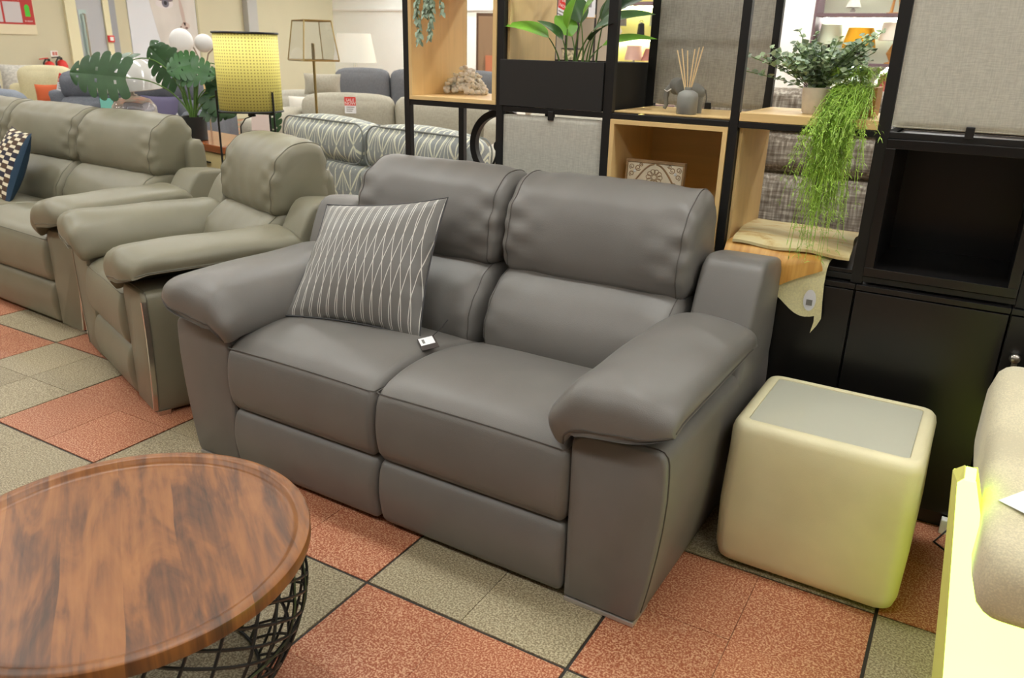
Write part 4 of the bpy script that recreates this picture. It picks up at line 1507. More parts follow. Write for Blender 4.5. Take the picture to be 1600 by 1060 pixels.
# ------------------------------------------------------------------ furniture further back in the shop
def back_sofa(name, label, cat, loc, rz, n, sw, mat, aw=0.22, depth=0.92, top=0.95, arm_z=0.64, seat_z=0.46, pip=None, split=False, group=None, cushions=True):
    """upholstered sofa: x along its width, front at y=0, back at y=depth"""
    t = thing(name, label, cat, loc, rz, group)
    hw = n * sw / 2
    def sb(nm, w, d, h, r, b, c, tilt=0.0, par=t, m=mat):
        g = softbox(w, d, h, r, b, 8)
        g.xform(Matrix.Translation(c) @ Matrix.Rotation(tilt, 4, 'X'))
        return g.mk(nm, m, par, 60)
    sb('base', 2 * hw + 0.02, depth - 0.08, 0.22, 0.03, (0, 0.01, 0), (0, depth / 2, 0.17))
    sb('back_frame', 2 * hw + 2 * aw - 0.04, 0.20, top - 0.28, 0.06, (0, 0.015, 0.01), (0, depth - 0.11, (top - 0.18) / 2 + 0.05))
    for i in range(n):
        x = -hw + (i + 0.5) * sw
        sb('seat_cushion', sw - 0.006, depth - 0.26, 0.2, 0.05, (0, 0.02, 0.025), (x, (depth - 0.26) / 2, seat_z - 0.09))
        if cushions:
            if split:
                sb('back_cushion', sw - 0.004, 0.22, 0.26, 0.09, (0, 0.02, 0.03), (x, depth - 0.24, top - 0.13), 0.12)
                sb('lumbar_cushion', sw - 0.004, 0.22, 0.28, 0.09, (0, 0.03, 0.02), (x, depth - 0.28, top - 0.37), 0.12)
            else:
                sb('back_cushion', sw - 0.004, 0.22, top - seat_z + 0.03, 0.09, (0, 0.035, 0.03), (x, depth - 0.25, (top + seat_z) / 2), 0.14)
    for s in (-1, 1):
        a = sb('arm', aw, depth - 0.04, arm_z - 0.06, 0.07, (0.01, 0, 0.015), (s * (hw + aw / 2), depth / 2, arm_z / 2 + 0.03))
        for y in (0.08, depth - 0.1):
            G().tube([(s * (hw + aw / 2 - 0.03), y, 0), (s * (hw + aw / 2 - 0.03), y, 0.075)], 0.022, 10).mk('leg', MT['black_metal'], t, 30)
    return t


def geo():
    t = NT('grey_fan_print_cotton')
    x, y, z = t.sep(t.obj())
    v = t.math('DIVIDE', t.math('SUBTRACT', z, t.math('MULTIPLY', y, 0.9)), 0.115)
    row = t.math('FLOOR', v)
    fz = t.math('FRACT', v)
    ph = t.math('ADD', t.math('DIVIDE', x, 0.14), t.math('MULTIPLY', row, 0.5))
    def fan(phase, depth, n):
        fx = t.math('SUBTRACT', t.math('FRACT', phase), 0.5)
        dd = t.math('ADD', depth, 0.04)
        r = t.math('DIVIDE', fx, dd)
        q = t.math('ABSOLUTE', t.math('SUBTRACT', t.math('FRACT', t.math('ADD', t.math('MULTIPLY', r, n), 0.5)), 0.5))
        w = t.math('DIVIDE', 0.07, t.math('ADD', depth, 0.25))
        return t.math('MULTIPLY', t.math('LESS_THAN', q, w), t.math('LESS_THAN', t.math('ABSOLUTE', r), 0.56)), r
    l1, r1 = fan(ph, t.math('SUBTRACT', 1.0, fz), 4.0)
    l2, r2 = fan(t.math('ADD', ph, 0.5), fz, 2.0)
    l = t.math('MAXIMUM', l1, l2)
    n = t.noise(t.obj(), 300, 2)
    base = t.ramp(n, [(0.3, lin((138, 143, 143))), (0.7, lin((158, 162, 160)))])
    t.color(t.mix(l, base, lin((228, 228, 206))))
    t.set(Roughness=0.85)
    return t.m


GEO = geo()
GPIP = plain('grey_piping_cord', (128, 130, 126), 0.8)
gs = thing('patterned_sofa', 'pale grey sofa printed with white fans, its back turned to the charcoal sofa', 'sofa', (-3.13, 3.44, 0), math.radians(-10.6))
W2 = 0.84
for i in (0, 1):
    x = -W2 / 2 + i * W2
    g = softbox(W2 - 0.01, 0.12, 0.64, 0.035, (0, 0.012, 0.008), 8)
    g.xform(Matrix.Translation((x, 0.06, 0.395)))
    g.mk('back_panel', GEO, gs, 60)
    g = softbox(W2 - 0.03, 0.24, 0.235, 0.075, (0.0, 0.02, 0.035), 10)
    M = Matrix.Translation((x, 0.15, 0.825)) @ Matrix.Rotation(-0.10, 4, 'X')
    g.xform(M)
    c = g.mk('back_cushion', GEO, gs, 70)
    for yy in (-0.095, 0.095):
        pts = [M @ Vector((p[0], yy + 0.0 * p[1], p[1])) for p in loop_xy(W2 - 0.012, 0.215, 0.07, 0)]
        pts = [M @ Vector((p[0] * (1 + 0.0), yy, p[1] + (0.022 * (1 - (2 * p[0] / (W2 - 0.03)) ** 2) if p[1] > 0 else 0))) for p in [(q_[0], q_[1]) for q_ in loop_xy(W2 - 0.03, 0.222, 0.07, 0)]]
        G().tube(pts, 0.005, 6, True).mk('piping', GPIP, c)
    g = softbox(W2 - 0.01, 0.60, 0.18, 0.05, (0, 0.02, 0.02), 8)
    g.xform(Matrix.Translation((x, 0.50, 0.39))).mk('seat_cushion', GEO, gs, 60)
softbox(2 * W2, 0.74, 0.22, 0.03, (0, 0, 0), 6).xform(Matrix.Translation((0, 0.45, 0.18))).mk('base', GEO, gs, 60)
for s in (-1, 1):
    softbox(0.12, 0.62, 0.50, 0.055, (0.006, 0, 0.02), 8).xform(Matrix.Translation((s * (W2 + 0.06), 0.56, 0.33))).mk('arm', GEO, gs, 60)
    for y in (0.14, 0.76):
        G().tube([(s * (W2 - 0.10), y, 0), (s * (W2 - 0.10), y, 0.075)], 0.022, 10).mk('leg', MT['black_metal'], gs, 30)

# upholstered bed behind the shelving
def tweed():
    t = NT('brown_grey_tweed')
    o = t.obj()
    a = t.noise(t.mapping(o, (90, 90, 9)), 1, 2)
    b = t.noise(t.mapping(o, (9, 9, 90)), 1, 2)
    f = t.math('MULTIPLY', t.math('ADD', a, b), 0.5)
    t.color(t.ramp(f, [(0.36, lin((118, 106, 94))), (0.52, lin((168, 158, 146))), (0.64, lin((222, 216, 204)))]))
    t.set(Roughness=0.9)
    t.bump(f, 0.3, 0.002)
    return t.m


TW = tweed()
hb = thing('upholstered_bed', 'brown-grey tweed bed headboard of stacked horizontal pads behind the trailing fern', 'bed', (-0.35, 3.50, 0), 0)
for z0, z1, th_ in ((0.10, 0.34, 0.12), (0.345, 0.60, 0.13), (0.605, 0.905, 0.14), (0.91, 1.075, 0.14), (1.08, 1.25, 0.15)):
    g = softbox(1.9, th_, z1 - z0, 0.045, (0, 0.012, 0.004), 10)
    g.xform(Matrix.Translation((0, 0.07 + th_ * 0.0, (z0 + z1) / 2))).mk('headboard_pad', TW, hb, 60)
softbox(1.7, 2.0, 0.24, 0.04, (0, 0, 0), 6).xform(Matrix.Translation((0, 1.16, 0.20))).mk('bed_base', TW, hb, 60)
softbox(1.66, 1.95, 0.26, 0.07, (0, 0, 0.02), 8).xform(Matrix.Translation((0, 1.16, 0.45))).mk('mattress', MT['white'], hb, 60)

BEI = fabric('oatmeal_weave', (170, 165, 150), 240, 0.12)
BEI2 = fabric('light_oatmeal_weave', (180, 176, 162), 240, 0.10)
SLATE = fabric('slate_grey_weave', (112, 114, 118), 220, 0.14)
BLUEG = fabric('blue_grey_chenille', (104, 107, 114), 120, 0.14, 0.85, False, 0.8)
PALEB = fabric('pale_blue_grey_chenille', (126, 132, 142), 150, 0.10, 0.85, False, 0.5)
CREAM = fabric('cream_chenille', (200, 192, 158), 150, 0.08, 0.9, False, 0.4)
R31 = math.radians(31)
back_sofa('fabric_sofa', 'long oatmeal fabric sofa behind the fan-print sofa', 'sofa', (-4.45, 5.20, 0), R31 - 0.04, 2, 0.85, BEI, top=0.93, arm_z=0.82, aw=0.24)
back_sofa('fabric_armchair', 'oatmeal fabric armchair seen past the wheel ornament', 'armchair', (-2.70, 5.00, 0), math.radians(20), 1, 0.66, BEI2, top=0.90, arm_z=0.70)
back_sofa('fabric_sofa', 'slate grey fabric sofa with plump back cushions by the far wall', 'sofa', (-6.35, 8.02, 0), R31, 3, 0.72, SLATE, top=1.06, arm_z=0.66)
back_sofa('recliner_sofa', 'blue-grey recliner sofa behind the glass lamp with the red tag', 'sofa', (-7.15, 4.45, 0), R31, 2, 0.70, BLUEG, aw=0.26, top=1.06, arm_z=0.76, split=True)
back_sofa('fabric_sofa', 'pale blue-grey sofa behind the left end of the olive three-seater', 'sofa', (-7.46, 3.03, 0), R31, 2, 0.55, PALEB, top=0.92, arm_z=0.68, split=True)
back_sofa('fabric_armchair', 'cream fabric armchair by the fire extinguishers', 'armchair', (-9.55, 5.05, 0), R31 + 0.12, 1, 0.62, CREAM, top=1.02, arm_z=0.72, aw=0.2)
back_sofa('fabric_armchair', 'beige armchair piled with cushions beside the yellow lamp', 'armchair', (-6.35, 5.95, 0), R31, 1, 0.60, BEI2, top=0.86, arm_z=0.62)
back_sofa('fabric_sofa', 'dark mottled sofa below the red wall poster', 'sofa', (-11.6, 4.9, 0), math.radians(75), 2, 0.7, fabric('mottled_charcoal_weave', (120, 118, 116), 30, 0.5, 0.9, False), top=0.94, arm_z=0.7)


def throw(label, loc, rz, w, h, th_, mat, tilt=-0.3, group=None):
    t = thing('scatter_cushion', label, 'cushion', loc, rz, group)
    V, F, UV, edge = pillow((-w / 2, 0, 0), (w / 2, 0, 0), (-w / 2, h * math.sin(-tilt), h * math.cos(tilt)), (w / 2, h * math.sin(-tilt), h * math.cos(tilt)), (0, -math.cos(tilt), -math.sin(tilt) * 0 + 0.3), th_, 12, 0.06)
    mk('cover', V, F, mat, t, 70, UV)
    return t


throw('rust orange cushion on the blue-grey recliner sofa', (-8.28, 4.62, 0.70), R31 + 0.5, 0.22, 0.24, 0.10, plain('rust_velvet', (186, 84, 40), 0.8))
throw('dusky purple cushion beside the turquoise card', (-7.10, 4.98, 0.52), R31 - 0.1, 0.40, 0.36, 0.13, plain('dusky_purple_velvet', (88, 82, 108), 0.8))
throw('dark slate cushion leaning behind the turquoise card', (-7.42, 4.80, 0.52), R31 + 0.3, 0.36, 0.36, 0.12, plain('dark_slate_velvet', (58, 60, 70), 0.8))
throw('pale knitted cushion on top of the beige armchair', (-6.36, 6.50, 0.86), R31, 0.40, 0.22, 0.16, BEI, -0.1)
throw('white piped cushion lower on the beige armchair', (-6.30, 6.22, 0.62), R31, 0.44, 0.24, 0.16, plain('off_white_cotton', (222, 218, 206), 0.85), -0.2)
throw('black and white mottled cushion on the dark sofa', (-11.25, 5.45, 0.62), math.radians(70), 0.46, 0.42, 0.14, fabric('monochrome_mottle', (168, 166, 160), 14, 0.7, 0.9, False))
throw('pale striped cushion on the dark sofa under the poster', (-11.30, 6.0, 0.68), math.radians(60), 0.5, 0.36, 0.14, fabric('pale_stripe_cotton', (196, 194, 186), 40, 0.15, 0.9, False))
throw('pale blue cushion on the slate grey sofa', (-5.15, 9.12, 0.78), R31, 0.44, 0.38, 0.14, plain('pale_blue_cotton', (176, 184, 190), 0.85))

tc_ = thing('turquoise_card', 'small turquoise card on a thin wire stand behind the olive three-seater', 'card', (-6.53, 4.125, 0), R31)
G().box(-0.055, 0.055, -0.002, 0.002, 0.78, 0.905, 0.001).mk('card', plain('turquoise_card_stock', (120, 196, 186), 0.7), tc_, 0)
G().tube([(0, 0.004, 0.01), (0, 0.004, 0.86)], 0.003, 6).mk('wire', MT['black_metal'], tc_)
G().lathe([(0, 0), (0.09, 0), (0.09, 0.01), (0, 0.012)], 20).mk('foot', MT['black_metal'], tc_, 30)


def sale_tag(label, loc, rz, tilt, w, h, lean=0.0, scale_txt=0.36, string=None):
    t = thing('sale_tag', label, 'tag', loc, rz)
    t.rotation_euler = (tilt, lean, rz)
    G().box(-w / 2, w / 2, 0, 0.0015, -h, 0).mk('card', MT['paper'], t, 0)
    G().box(-w / 2, w / 2, -0.0008, 0, -h * 0.52, 0).mk('red_field', MT['red'], t, 0)
    text_mesh('lettering', 'SALE', w * scale_txt, MT['white'], t, (0, -0.0012, -h * 0.20))
    text_mesh('lettering', 'NOW', w * scale_txt, MT['white'], t, (0, -0.0012, -h * 0.40))
    g = plain('grey_print', (140, 138, 134), 0.8)
    for k, zz in enumerate((0.62, 0.74, 0.86)):
        G().box(-w * 0.36, w * (0.36 - 0.1 * k), -0.0008, 0, -h * zz - h * 0.025, -h * zz + h * 0.025).mk('printed_line', g, t, 0)
    if string:
        G().tube(string, 0.002, 5).mk('string', MT['black_metal'], t)
    return t


sale_tag('red and white sale tag on the oatmeal sofa above the fan-print cushions', (-4.99, 5.43, 0.945), R31, 0.0, 0.10, 0.14)
sale_tag('red and white sale tag on the blue-grey recliner sofa', (-8.02, 4.66, 1.035), R31, 0.0, 0.09, 0.17, 0.32)

# ------------------------------------------------------------------ sideboard with plant, glass lamp, board
sbd = thing('sideboard', 'cream sideboard with a reddish wood top behind the olive armchair', 'sideboard', (-3.90, 3.14, 0), math.radians(-12))
TOPW = wood('reddish_wood_top', (164, 92, 48), 0.7, 0, 22, 0.12)
SBC = plain('cream_lacquer', (226, 206, 150), 0.45)
G().box(-1.42, 0.012, -0.012, 0.37, 0.758, 0.80, 0.003).mk('top', TOPW, sbd, 0)
G().box(-1.40, 0.0, 0.018, 0.36, 0.06, 0.757, 0.002).mk('body', SBC, sbd, 0)
for k in range(3):
    for z0, z1 in ((0.08, 0.40), (0.41, 0.75)):
        dw = G().box(-1.395 + k * 0.466, -0.936 + k * 0.466, 0.0, 0.0175, z0, z1, 0.002).mk('drawer', SBC, sbd, 0)
        G().box(-1.24 + k * 0.466, -1.09 + k * 0.466, -0.012, 0.0, z1 - 0.062, z1 - 0.054, 0.001).mk('handle', MT['black_metal'], dw, 0)
for x in (-1.36, -0.04):
    for y in (0.05, 0.33):
        G().box(x - 0.02, x + 0.02, y - 0.02, y + 0.02, 0, 0.06).mk('leg', MT['black_metal'], sbd, 0)

mo = thing('potted_monstera', 'artificial monstera plant in a black pot on the sideboard', 'plant', (-4.285, 3.258, 0.80))
G().lathe([(0, 0), (0.070, 0), (0.074, 0.004), (0.074, 0.142), (0.070, 0.142), (0.068, 0.12), (0, 0.12)], 36).mk('pot', plain('matt_black_pot', (26, 26, 27), 0.5), mo, 40)
G().lathe([(0, 0.118), (0.067, 0.118), (0.05, 0.13), (0, 0.134)], 24).mk('soil', plain('coir_soil', (92, 70, 46), 0.95, var=0.3, vscale=60), mo, 40)
# stems: rgt is to the right in the room's view direction, up is z, fwd away
RG = Vector((0.857, 0.515, 0))
FWD = Vector((-0.515, 0.857, 0))
UPV = Vector((0, 0, 1))
def mp(r, u, f=0.0):
    return RG * r + UPV * u + FWD * f
def big_leaf(tip_base, dr, du, df, L, W, nrm, mat, stem_mid, droop=0.15, fold=0.12):
    b = mp(*tip_base)
    petiole([(0.01 * tip_base[0], 0, 0.12), tuple(mp(*stem_mid)), tuple(b)], 0.0045, 7).mk('stem', LS, mo)
    V, F = monstera(b, mp(dr, du, df), mp(*nrm), L, W, droop, 6, fold)
    mk('leaf', V, F, mat, mo, 60)
big_leaf((-0.36, 0.36, -0.05), -1, 0.10, -0.1, 0.33, 0.155, (0.1, 0.35, -1), LM, (-0.10, 0.36), 0.10)
big_leaf((-0.38, 0.45, 0.06), -1, -0.02, 0.1, 0.34, 0.13, (0, 1, -0.5), LM, (-0.10, 0.56), 0.12)
big_leaf((-0.06, 0.36, 0.02), -0.55, 0.55, 0.1, 0.25, 0.13, (-0.15, 0.2, -1), LM, (-0.07, 0.25), -0.05)
big_leaf((-0.10, 0.42, 0.08), -0.80, 0.75, 0.3, 0.24, 0.07, (0.3, 0.3, -1), LM, (-0.05, 0.25), 0.05)
big_leaf((-0.02, 0.41, -0.04), 0.95, 0.02, -0.3, 0.20, 0.11, (0.0, 0.6, -1), LML, (0.0, 0.28), 0.25)
big_leaf((0.06, 0.45, -0.02), -0.85, -0.15, -0.5, 0.17, 0.11, (0.0, 0.6, -1), LML, (0.03, 0.3), 0.2)
big_leaf((0.17, 0.44, 0.03), 0.75, -0.55, 0.1, 0.25, 0.12, (0.1, 0.3, -1), LM, (0.06, 0.52), 0.1)
big_leaf((0.08, 0.30, 0.04), 0.85, -0.10, 0.1, 0.26, 0.11, (0.0, 0.5, -1), LM, (0.04, 0.28), 0.12)
big_leaf((0.11, 0.28, 0.0), 0.6, -0.45, -0.1, 0.20, 0.10, (0.1, 0.4, -1), LM, (0.06, 0.3), 0.15)
big_leaf((0.06, 0.185, 0.0), 1, 0.02, 0.05, 0.19, 0.085, (0.0, 0.5, -1), LM, (0.03, 0.2), 0.2)
big_leaf((0.44, 0.24, -0.05), 0.4, -0.85, 0, 0.20, 0.09, (0.2, 0.3, -1), LM, (0.1, 0.36), 0.1)
for a in range(7):
    an = 2 * PI * a / 7
    petiole([(0.012 * math.cos(an), 0.012 * math.sin(an), 0.12), (0.03 * math.cos(an), 0.03 * math.sin(an), 0.24), (0.055 * math.cos(an), 0.05 * math.sin(an), 0.34 + 0.02 * (a % 3))], 0.007, 6).mk('stem', LS, mo)
G().prism([(0, 0), (0.02, 0.01), (0.03, 0.05), (0.02, 0.075), (0.0, 0.05)], 1, -0.001, 0.001).mk('plant_label', MT['paper'], mo, 0, loc=tuple(mp(-0.095, 0.09, -0.05)), rot=(0, 0, R31))

GLS = NT('clear_lamp_glass')
GLS.b.inputs['Base Color'].default_value = (0.95, 0.96, 0.97, 1)
GLS.set(Roughness=0.02)
GLS.b.inputs['Transmission Weight'].default_value = 0.97
GLS.b.inputs['IOR'].default_value = 1.2
OPAL = NT('opal_white_glass')
OPAL.b.inputs['Base Color'].default_value = lin((244, 244, 240))
OPAL.set(Roughness=0.08)
OPAL.b.inputs['Transmission Weight'].default_value = 0.45
IRI = NT('iridescent_glass')
IRI.b.inputs['Base Color'].default_value = lin((240, 236, 240))
IRI.set(Roughness=0.04)
IRI.b.inputs['Transmission Weight'].default_value = 0.8
IRI.b.inputs['Thin Film Thickness'].default_value = 420
IRI.b.inputs['Thin Film IOR'].default_value = 1.5
gl_ = thing('glass_lamp', 'table lamp with an opal glass dome shade and a clear iridescent globe base', 'lamp', (-5.12, 3.43, 0.80))
G().lathe([(0, 0), (0.06, 0.002), (0.115, 0.03), (0.146, 0.09), (0.140, 0.15), (0.105, 0.195), (0.05, 0.212), (0.03, 0.216), (0.03, 0.226), (0, 0.226)], 40).mk('globe_base', IRI.m, gl_, 50)
dm = G()
dm.lathe([(0.205, 0.0), (0.212, 0.004), (0.206, 0.06), (0.178, 0.135), (0.125, 0.185), (0.06, 0.21), (0.0, 0.216), (0.0, 0.212), (0.058, 0.205), (0.121, 0.181), (0.173, 0.132), (0.201, 0.06), (0.203, 0.004)], 48)
d_ = dm.mk('dome_shade', OPAL.m, gl_, 50, loc=(0.0, 0, 0.250), rot=(math.radians(4), math.radians(-3), 0))
G().tube([(0, 0, 0.21), (0, 0, 0.35)], 0.012, 10).mk('stem', MT['chrome'], gl_)

bd = thing('display_board', 'blank pale pink board leaning on the sideboard under the yellow lamp', 'board', (-3.86, 3.40, 0.80), R31 - 0.1)
bd.rotation_euler = (math.radians(-8), 0, R31 - 0.1)
G().box(-0.06, 0.06, 0, 0.012, 0.0, 0.17, 0.002).mk('board', plain('pale_pink_board', (224, 206, 200), 0.7), bd, 0)

# yellow rattan lamp on black legs
yl = thing('floor_lamp', 'black framed floor lamp with a yellow woven cane shade', 'lamp', (-3.42, 2.965, 0), R31)
YM = NT('yellow_cane_weave')
u, v, _ = YM.sep(YM.uv())
a = YM.math('ABSOLUTE', YM.math('SUBTRACT', YM.math('FRACT', YM.math('MULTIPLY', u, 62.0)), 0.5))
b = YM.math('ABSOLUTE', YM.math('SUBTRACT', YM.math('FRACT', YM.math('MULTIPLY', v, 25.0)), 0.5))
hole = YM.math('MULTIPLY', YM.math('LESS_THAN', a, 0.2), YM.math('LESS_THAN', b, 0.2))
YM.color(YM.mix(hole, lin((248, 238, 134)), lin((190, 172, 78))))
YM.set(Roughness=0.6)
V, F, UV = [], [], []
NS = 64
for i in range(NS + 1):
    an = 2 * PI * i / NS
    for z, vv in ((1.043, 0), (1.42, 1)):
        V.append((0.160 * math.cos(an), 0.160 * math.sin(an), z))
        UV.append((i / NS, vv))
for i in range(NS):
    F.append((2 * i, 2 * i + 2, 2 * i + 3, 2 * i + 1))
shd = mk('shade', V, F, YM.m, yl, 60, UV)
sm_ = shd.modifiers.new('thickness', 'SOLIDIFY')
sm_.thickness = 0.003
for z in (1.04, 1.422):
    G().tube([(0.1615 * math.cos(2 * PI * k / 48), 0.1615 * math.sin(2 * PI * k / 48), z) for k in range(48)], 0.0055, 6, True).mk('rim', MT['black_metal'], yl)
for an in (math.radians(195), math.radians(-32), math.radians(75)):
    c, s = math.cos(an), math.sin(an)
    G().tube([(0.176 * c, 0.176 * s, 0.0), (0.169 * c, 0.169 * s, 1.14)], 0.0055, 6).mk('leg', MT['black_metal'], yl)
    G().tube([(0.0, 0.0, 1.03), (0.170 * c, 0.170 * s, 1.03)], 0.005, 6).mk('strut', MT['black_metal'], yl)
G().lathe([(0, 1.01), (0.02, 1.01), (0.02, 1.10), (0, 1.10)], 14).mk('lamp_holder', MT['black_metal'], yl, 30)
G().tube([(0, 0, 1.01), (-0.03, -0.02, 1.0), (-0.055, -0.03, 0.96), (-0.055, -0.03, 0.80), (-0.05, -0.03, 0.5), (-0.05, -0.02, 0.01)], 0.003, 6).mk('flex', MT['black_metal'], yl)
G().box(-0.068, -0.042, -0.045, -0.018, 0.72, 0.79, 0.006).mk('foot_switch', MT['black_metal'], yl, 30)

# brass floor lamp with clear glass shade
br = thing('floor_lamp', 'slim brass floor lamp with a tapered clear glass lantern shade', 'lamp', (-4.505, 4.53, 0), R31 + math.radians(38))
BRS = plain('aged_brass', (168, 146, 96), 0.3, 1.0)
G().lathe([(0, 0), (0.13, 0), (0.13, 0.012), (0.012, 0.018), (0, 0.018)], 32).mk('base', BRS, br, 30)
G().tube([(0, 0, 0.015), (0, 0, 1.27)], 0.010, 10).mk('pole', BRS, br)
B0, T0, Z0, Z1 = 0.140, 0.105, 1.262, 1.535
cb_, ct_ = [(-B0, -B0), (B0, -B0), (B0, B0), (-B0, B0)], [(-T0, -T0), (T0, -T0), (T0, T0), (-T0, T0)]
for k in range(4):
    l = (k + 1) % 4
    G().tube([(*cb_[k], Z0), (*cb_[l], Z0)], 0.006, 4).mk('frame_bar', BRS, br, 0)
    G().tube([(*ct_[k], Z1), (*ct_[l], Z1)], 0.006, 4).mk('frame_bar', BRS, br, 0)
    G().tube([(*cb_[k], Z0), (*ct_[k], Z1)], 0.005, 4).mk('frame_bar', BRS, br, 0)
    g = G()
    q4 = [(*cb_[k], Z0), (*cb_[l], Z0), (*ct_[l], Z1), (*ct_[k], Z1)]
    g.add(q4 + [(p[0] * 0.985, p[1] * 0.985, p[2]) for p in q4], [(0, 1, 2, 3), (7, 6, 5, 4), (0, 4, 5, 1), (1, 5, 6, 2), (2, 6, 7, 3), (3, 7, 4, 0)])
    g.mk('glass_pane', GLS.m, br, 0)
G().tube([(-B0, 0, Z0), (B0, 0, Z0)], 0.005, 4).mk('cross_bar', BRS, br)
G().tube([(0, 0, 1.26), (0, 0, 1.38)], 0.012, 10).mk('lamp_holder', BRS, br)

# white drum lamps and disc lamp further back
SHADE = plain('white_linen_shade', (234, 232, 220), 0.85)
def drum_lamp(name, label, loc, r0, r1, z0, z1, base, mat=None, group=None, foot=0.0, kind='turned'):
    t = thing(name, label, 'lamp', loc, 0, group)
    G().lathe([(r0, z0), (r1, z1), (r1 - 0.004, z1), (r0 - 0.004, z0)], 32).mk('shade', mat or SHADE, t, 40)
    if kind == 'turned':
        G().lathe([(0, 0), (r0 * 0.45, 0), (r0 * 0.45, 0.012), (r0 * 0.15, 0.03), (r0 * 0.42, (z0) * 0.45), (r0 * 0.12, z0 * 0.85), (0.008, z0 + 0.02), (0, z0 + 0.02)], 24).mk('base', base, t, 50)
    else:
        G().lathe([(0, 0), (r0 * 0.5, 0), (r0 * 0.5, 0.012), (0, 0.014)], 24).mk('base', base, t, 50)
        for k in range(3):
            an = 2 * PI * k / 3
            G().tube([(r0 * 0.38 * math.cos(an), r0 * 0.38 * math.sin(an), 0.01), (0.012 * math.cos(an), 0.012 * math.sin(an), z0 + 0.03)], 0.012, 6, taper=(1.2, 0.7)).mk('leg', base, t)
    return t
drum_lamp('floor_lamp', 'white shaded lamp on clear acrylic legs behind the brass lamp', (-8.05, 8.90, 0.0), 0.30, 0.23, 1.14, 1.52, GLS.m, kind='tripod')
dl = thing('floor_lamp', 'white lamp with two round disc shades on curved arms behind the monstera', 'lamp', (-5.74, 4.41, 0), R31)
G().lathe([(0, 0), (0.15, 0), (0.15, 0.015), (0, 0.02)], 32).mk('base', MT['white'], dl, 30)
G().tube([(0.10, 0, 0.015), (0.10, 0, 1.15), (0.14, 0, 1.28), (0.24, 0, 1.37), (0.32, 0, 1.37)], 0.006, 6).mk('pole', plain('thin_bronze', (140, 124, 104), 0.5), dl)
G().tube([(0.10, 0, 1.15), (0.03, 0, 1.32), (-0.03, 0, 1.38)], 0.006, 6).mk('arm', plain('thin_bronze', (140, 124, 104), 0.5), dl)
G().ball((-0.06, -0.02, 1.37), 0.098, 28, 16, (1, 0.35, 1)).mk('disc_shade', MT['white'], dl, 60)
G().ball((0.09, 0.06, 1.36), 0.075, 24, 14, (1, 0.6, 0.95)).mk('disc_shade', plain('pearl_white', (220, 220, 218), 0.4), dl, 60)

wc = thing('wooden_stand', 'pale wooden stand behind the monstera leaves', 'stand', (-7.53, 5.95, 0), R31)
for s in (-1, 1):
    G().tube([(s * 0.18, 0, 0), (s * 0.06, 0, 1.0)], 0.016, 6).mk('leg', MT['oak'], wc, 30)
G().box(-0.12, 0.16, -0.02, 0.02, 0.80, 1.02, 0.004).mk('panel', MT['oak'], wc, 0)
G().tube([(0, 0.2, 0), (0, 0.02, 1.0)], 0.016, 6).mk('leg', MT['oak'], wc, 30)

# ------------------------------------------------------------------ left wall: poster, door, fire point, portrait, pillar
XW = -12.5
po = thing('wall_poster', 'red and white notice board on the cream wall with a green tag shape', 'poster', (XW, 6.3, 1.4))
# local: y along the wall, z up, thickness to +x
WB = plain('cream_board', (224, 216, 186), 0.7)
PRED = plain('poster_red', (176, 46, 44), 0.6)
PGREY = plain('poster_pane_grey', (200, 196, 198), 0.6)
G().box(0, 0.02, -0.62, 0.665, 0.0, 1.15, 0.002).mk('board', WB, po, 0)
G().box(0.02, 0.023, -0.61, 0.655, 0.135, 1.10).mk('red_field', PRED, po, 0)
for y0, y1 in ((-0.58, -0.20), (-0.17, 0.205), (0.235, 0.475)):
    G().box(0.023, 0.026, y0, y1, 0.16, 0.435).mk('white_pane', PGREY, po, 0)
gt = G()
gt.prism([(0.53, 0.245), (0.60, 0.245), (0.60, 0.375), (0.585, 0.40), (0.565, 0.41), (0.545, 0.40), (0.53, 0.375)], 0, 0.023, 0.026)
gt.mk('green_shape', plain('bright_green_print', (72, 190, 48), 0.6), po, 0)
text_mesh('header_lettering', 'Quality Providers', 0.105, MT['white'], po, (0.0245, 0.11, 0.495), (PI / 2, 0, PI / 2))
text_mesh('small_lettering', 'in store', 0.035, MT['white'], po, (0.0245, 0.565, 0.185), (PI / 2, 0, PI / 2))

dr_ = G().box(XW, XW + 0.03, 7.60, 8.03, 0.0, 2.25).mk('door_1', plain('blue_grey_door', (176, 180, 186), 0.5), ang=0)
tag(dr_, 'pale blue-grey door with a tall steel pull handle', kind='structure')
G().tube([(XW + 0.035, 7.70, 1.10), (XW + 0.085, 7.70, 1.10), (XW + 0.085, 7.70, 1.72), (XW + 0.035, 7.70, 1.72)], 0.016, 8).mk('handle', MT['chrome'], dr_)
G().box(XW + 0.03, XW + 0.033, 7.635, 7.755, 0.9, 1.78).mk('push_plate', plain('pale_steel_plate', (166, 186, 186), 0.3, 0.6), dr_, 0)
tag(G().box(XW, XW + 0.06, 7.42, 7.595, 0, 2.35, 0.003).mk('trim_3', plain('cream_gloss_frame', (226, 222, 186), 0.4), ang=0), kind='structure')
tag(G().box(XW, XW + 0.06, 8.035, 8.13, 0, 2.35, 0.003).mk('trim_4', plain('cream_gloss_frame', (226, 222, 186), 0.4), ang=0), kind='structure')
tag(G().box(XW, XW + 0.04, 8.135, 8.25, 0, 2.35, 0.003).mk('trim_5', plain('grey_blue_frame', (150, 154, 160), 0.5), ang=0), kind='structure')
al = thing('fire_alarm_point', 'small red call point on the door frame', 'alarm', (XW + 0.06, 8.08, 1.37))
G().box(0, 0.04, -0.05, 0.05, -0.05, 0.05, 0.006).mk('box', MT['red'], al, 30)
G().box(0.04, 0.043, -0.028, 0.028, -0.028, 0.028, 0.001).mk('window', MT['white'], al, 0)
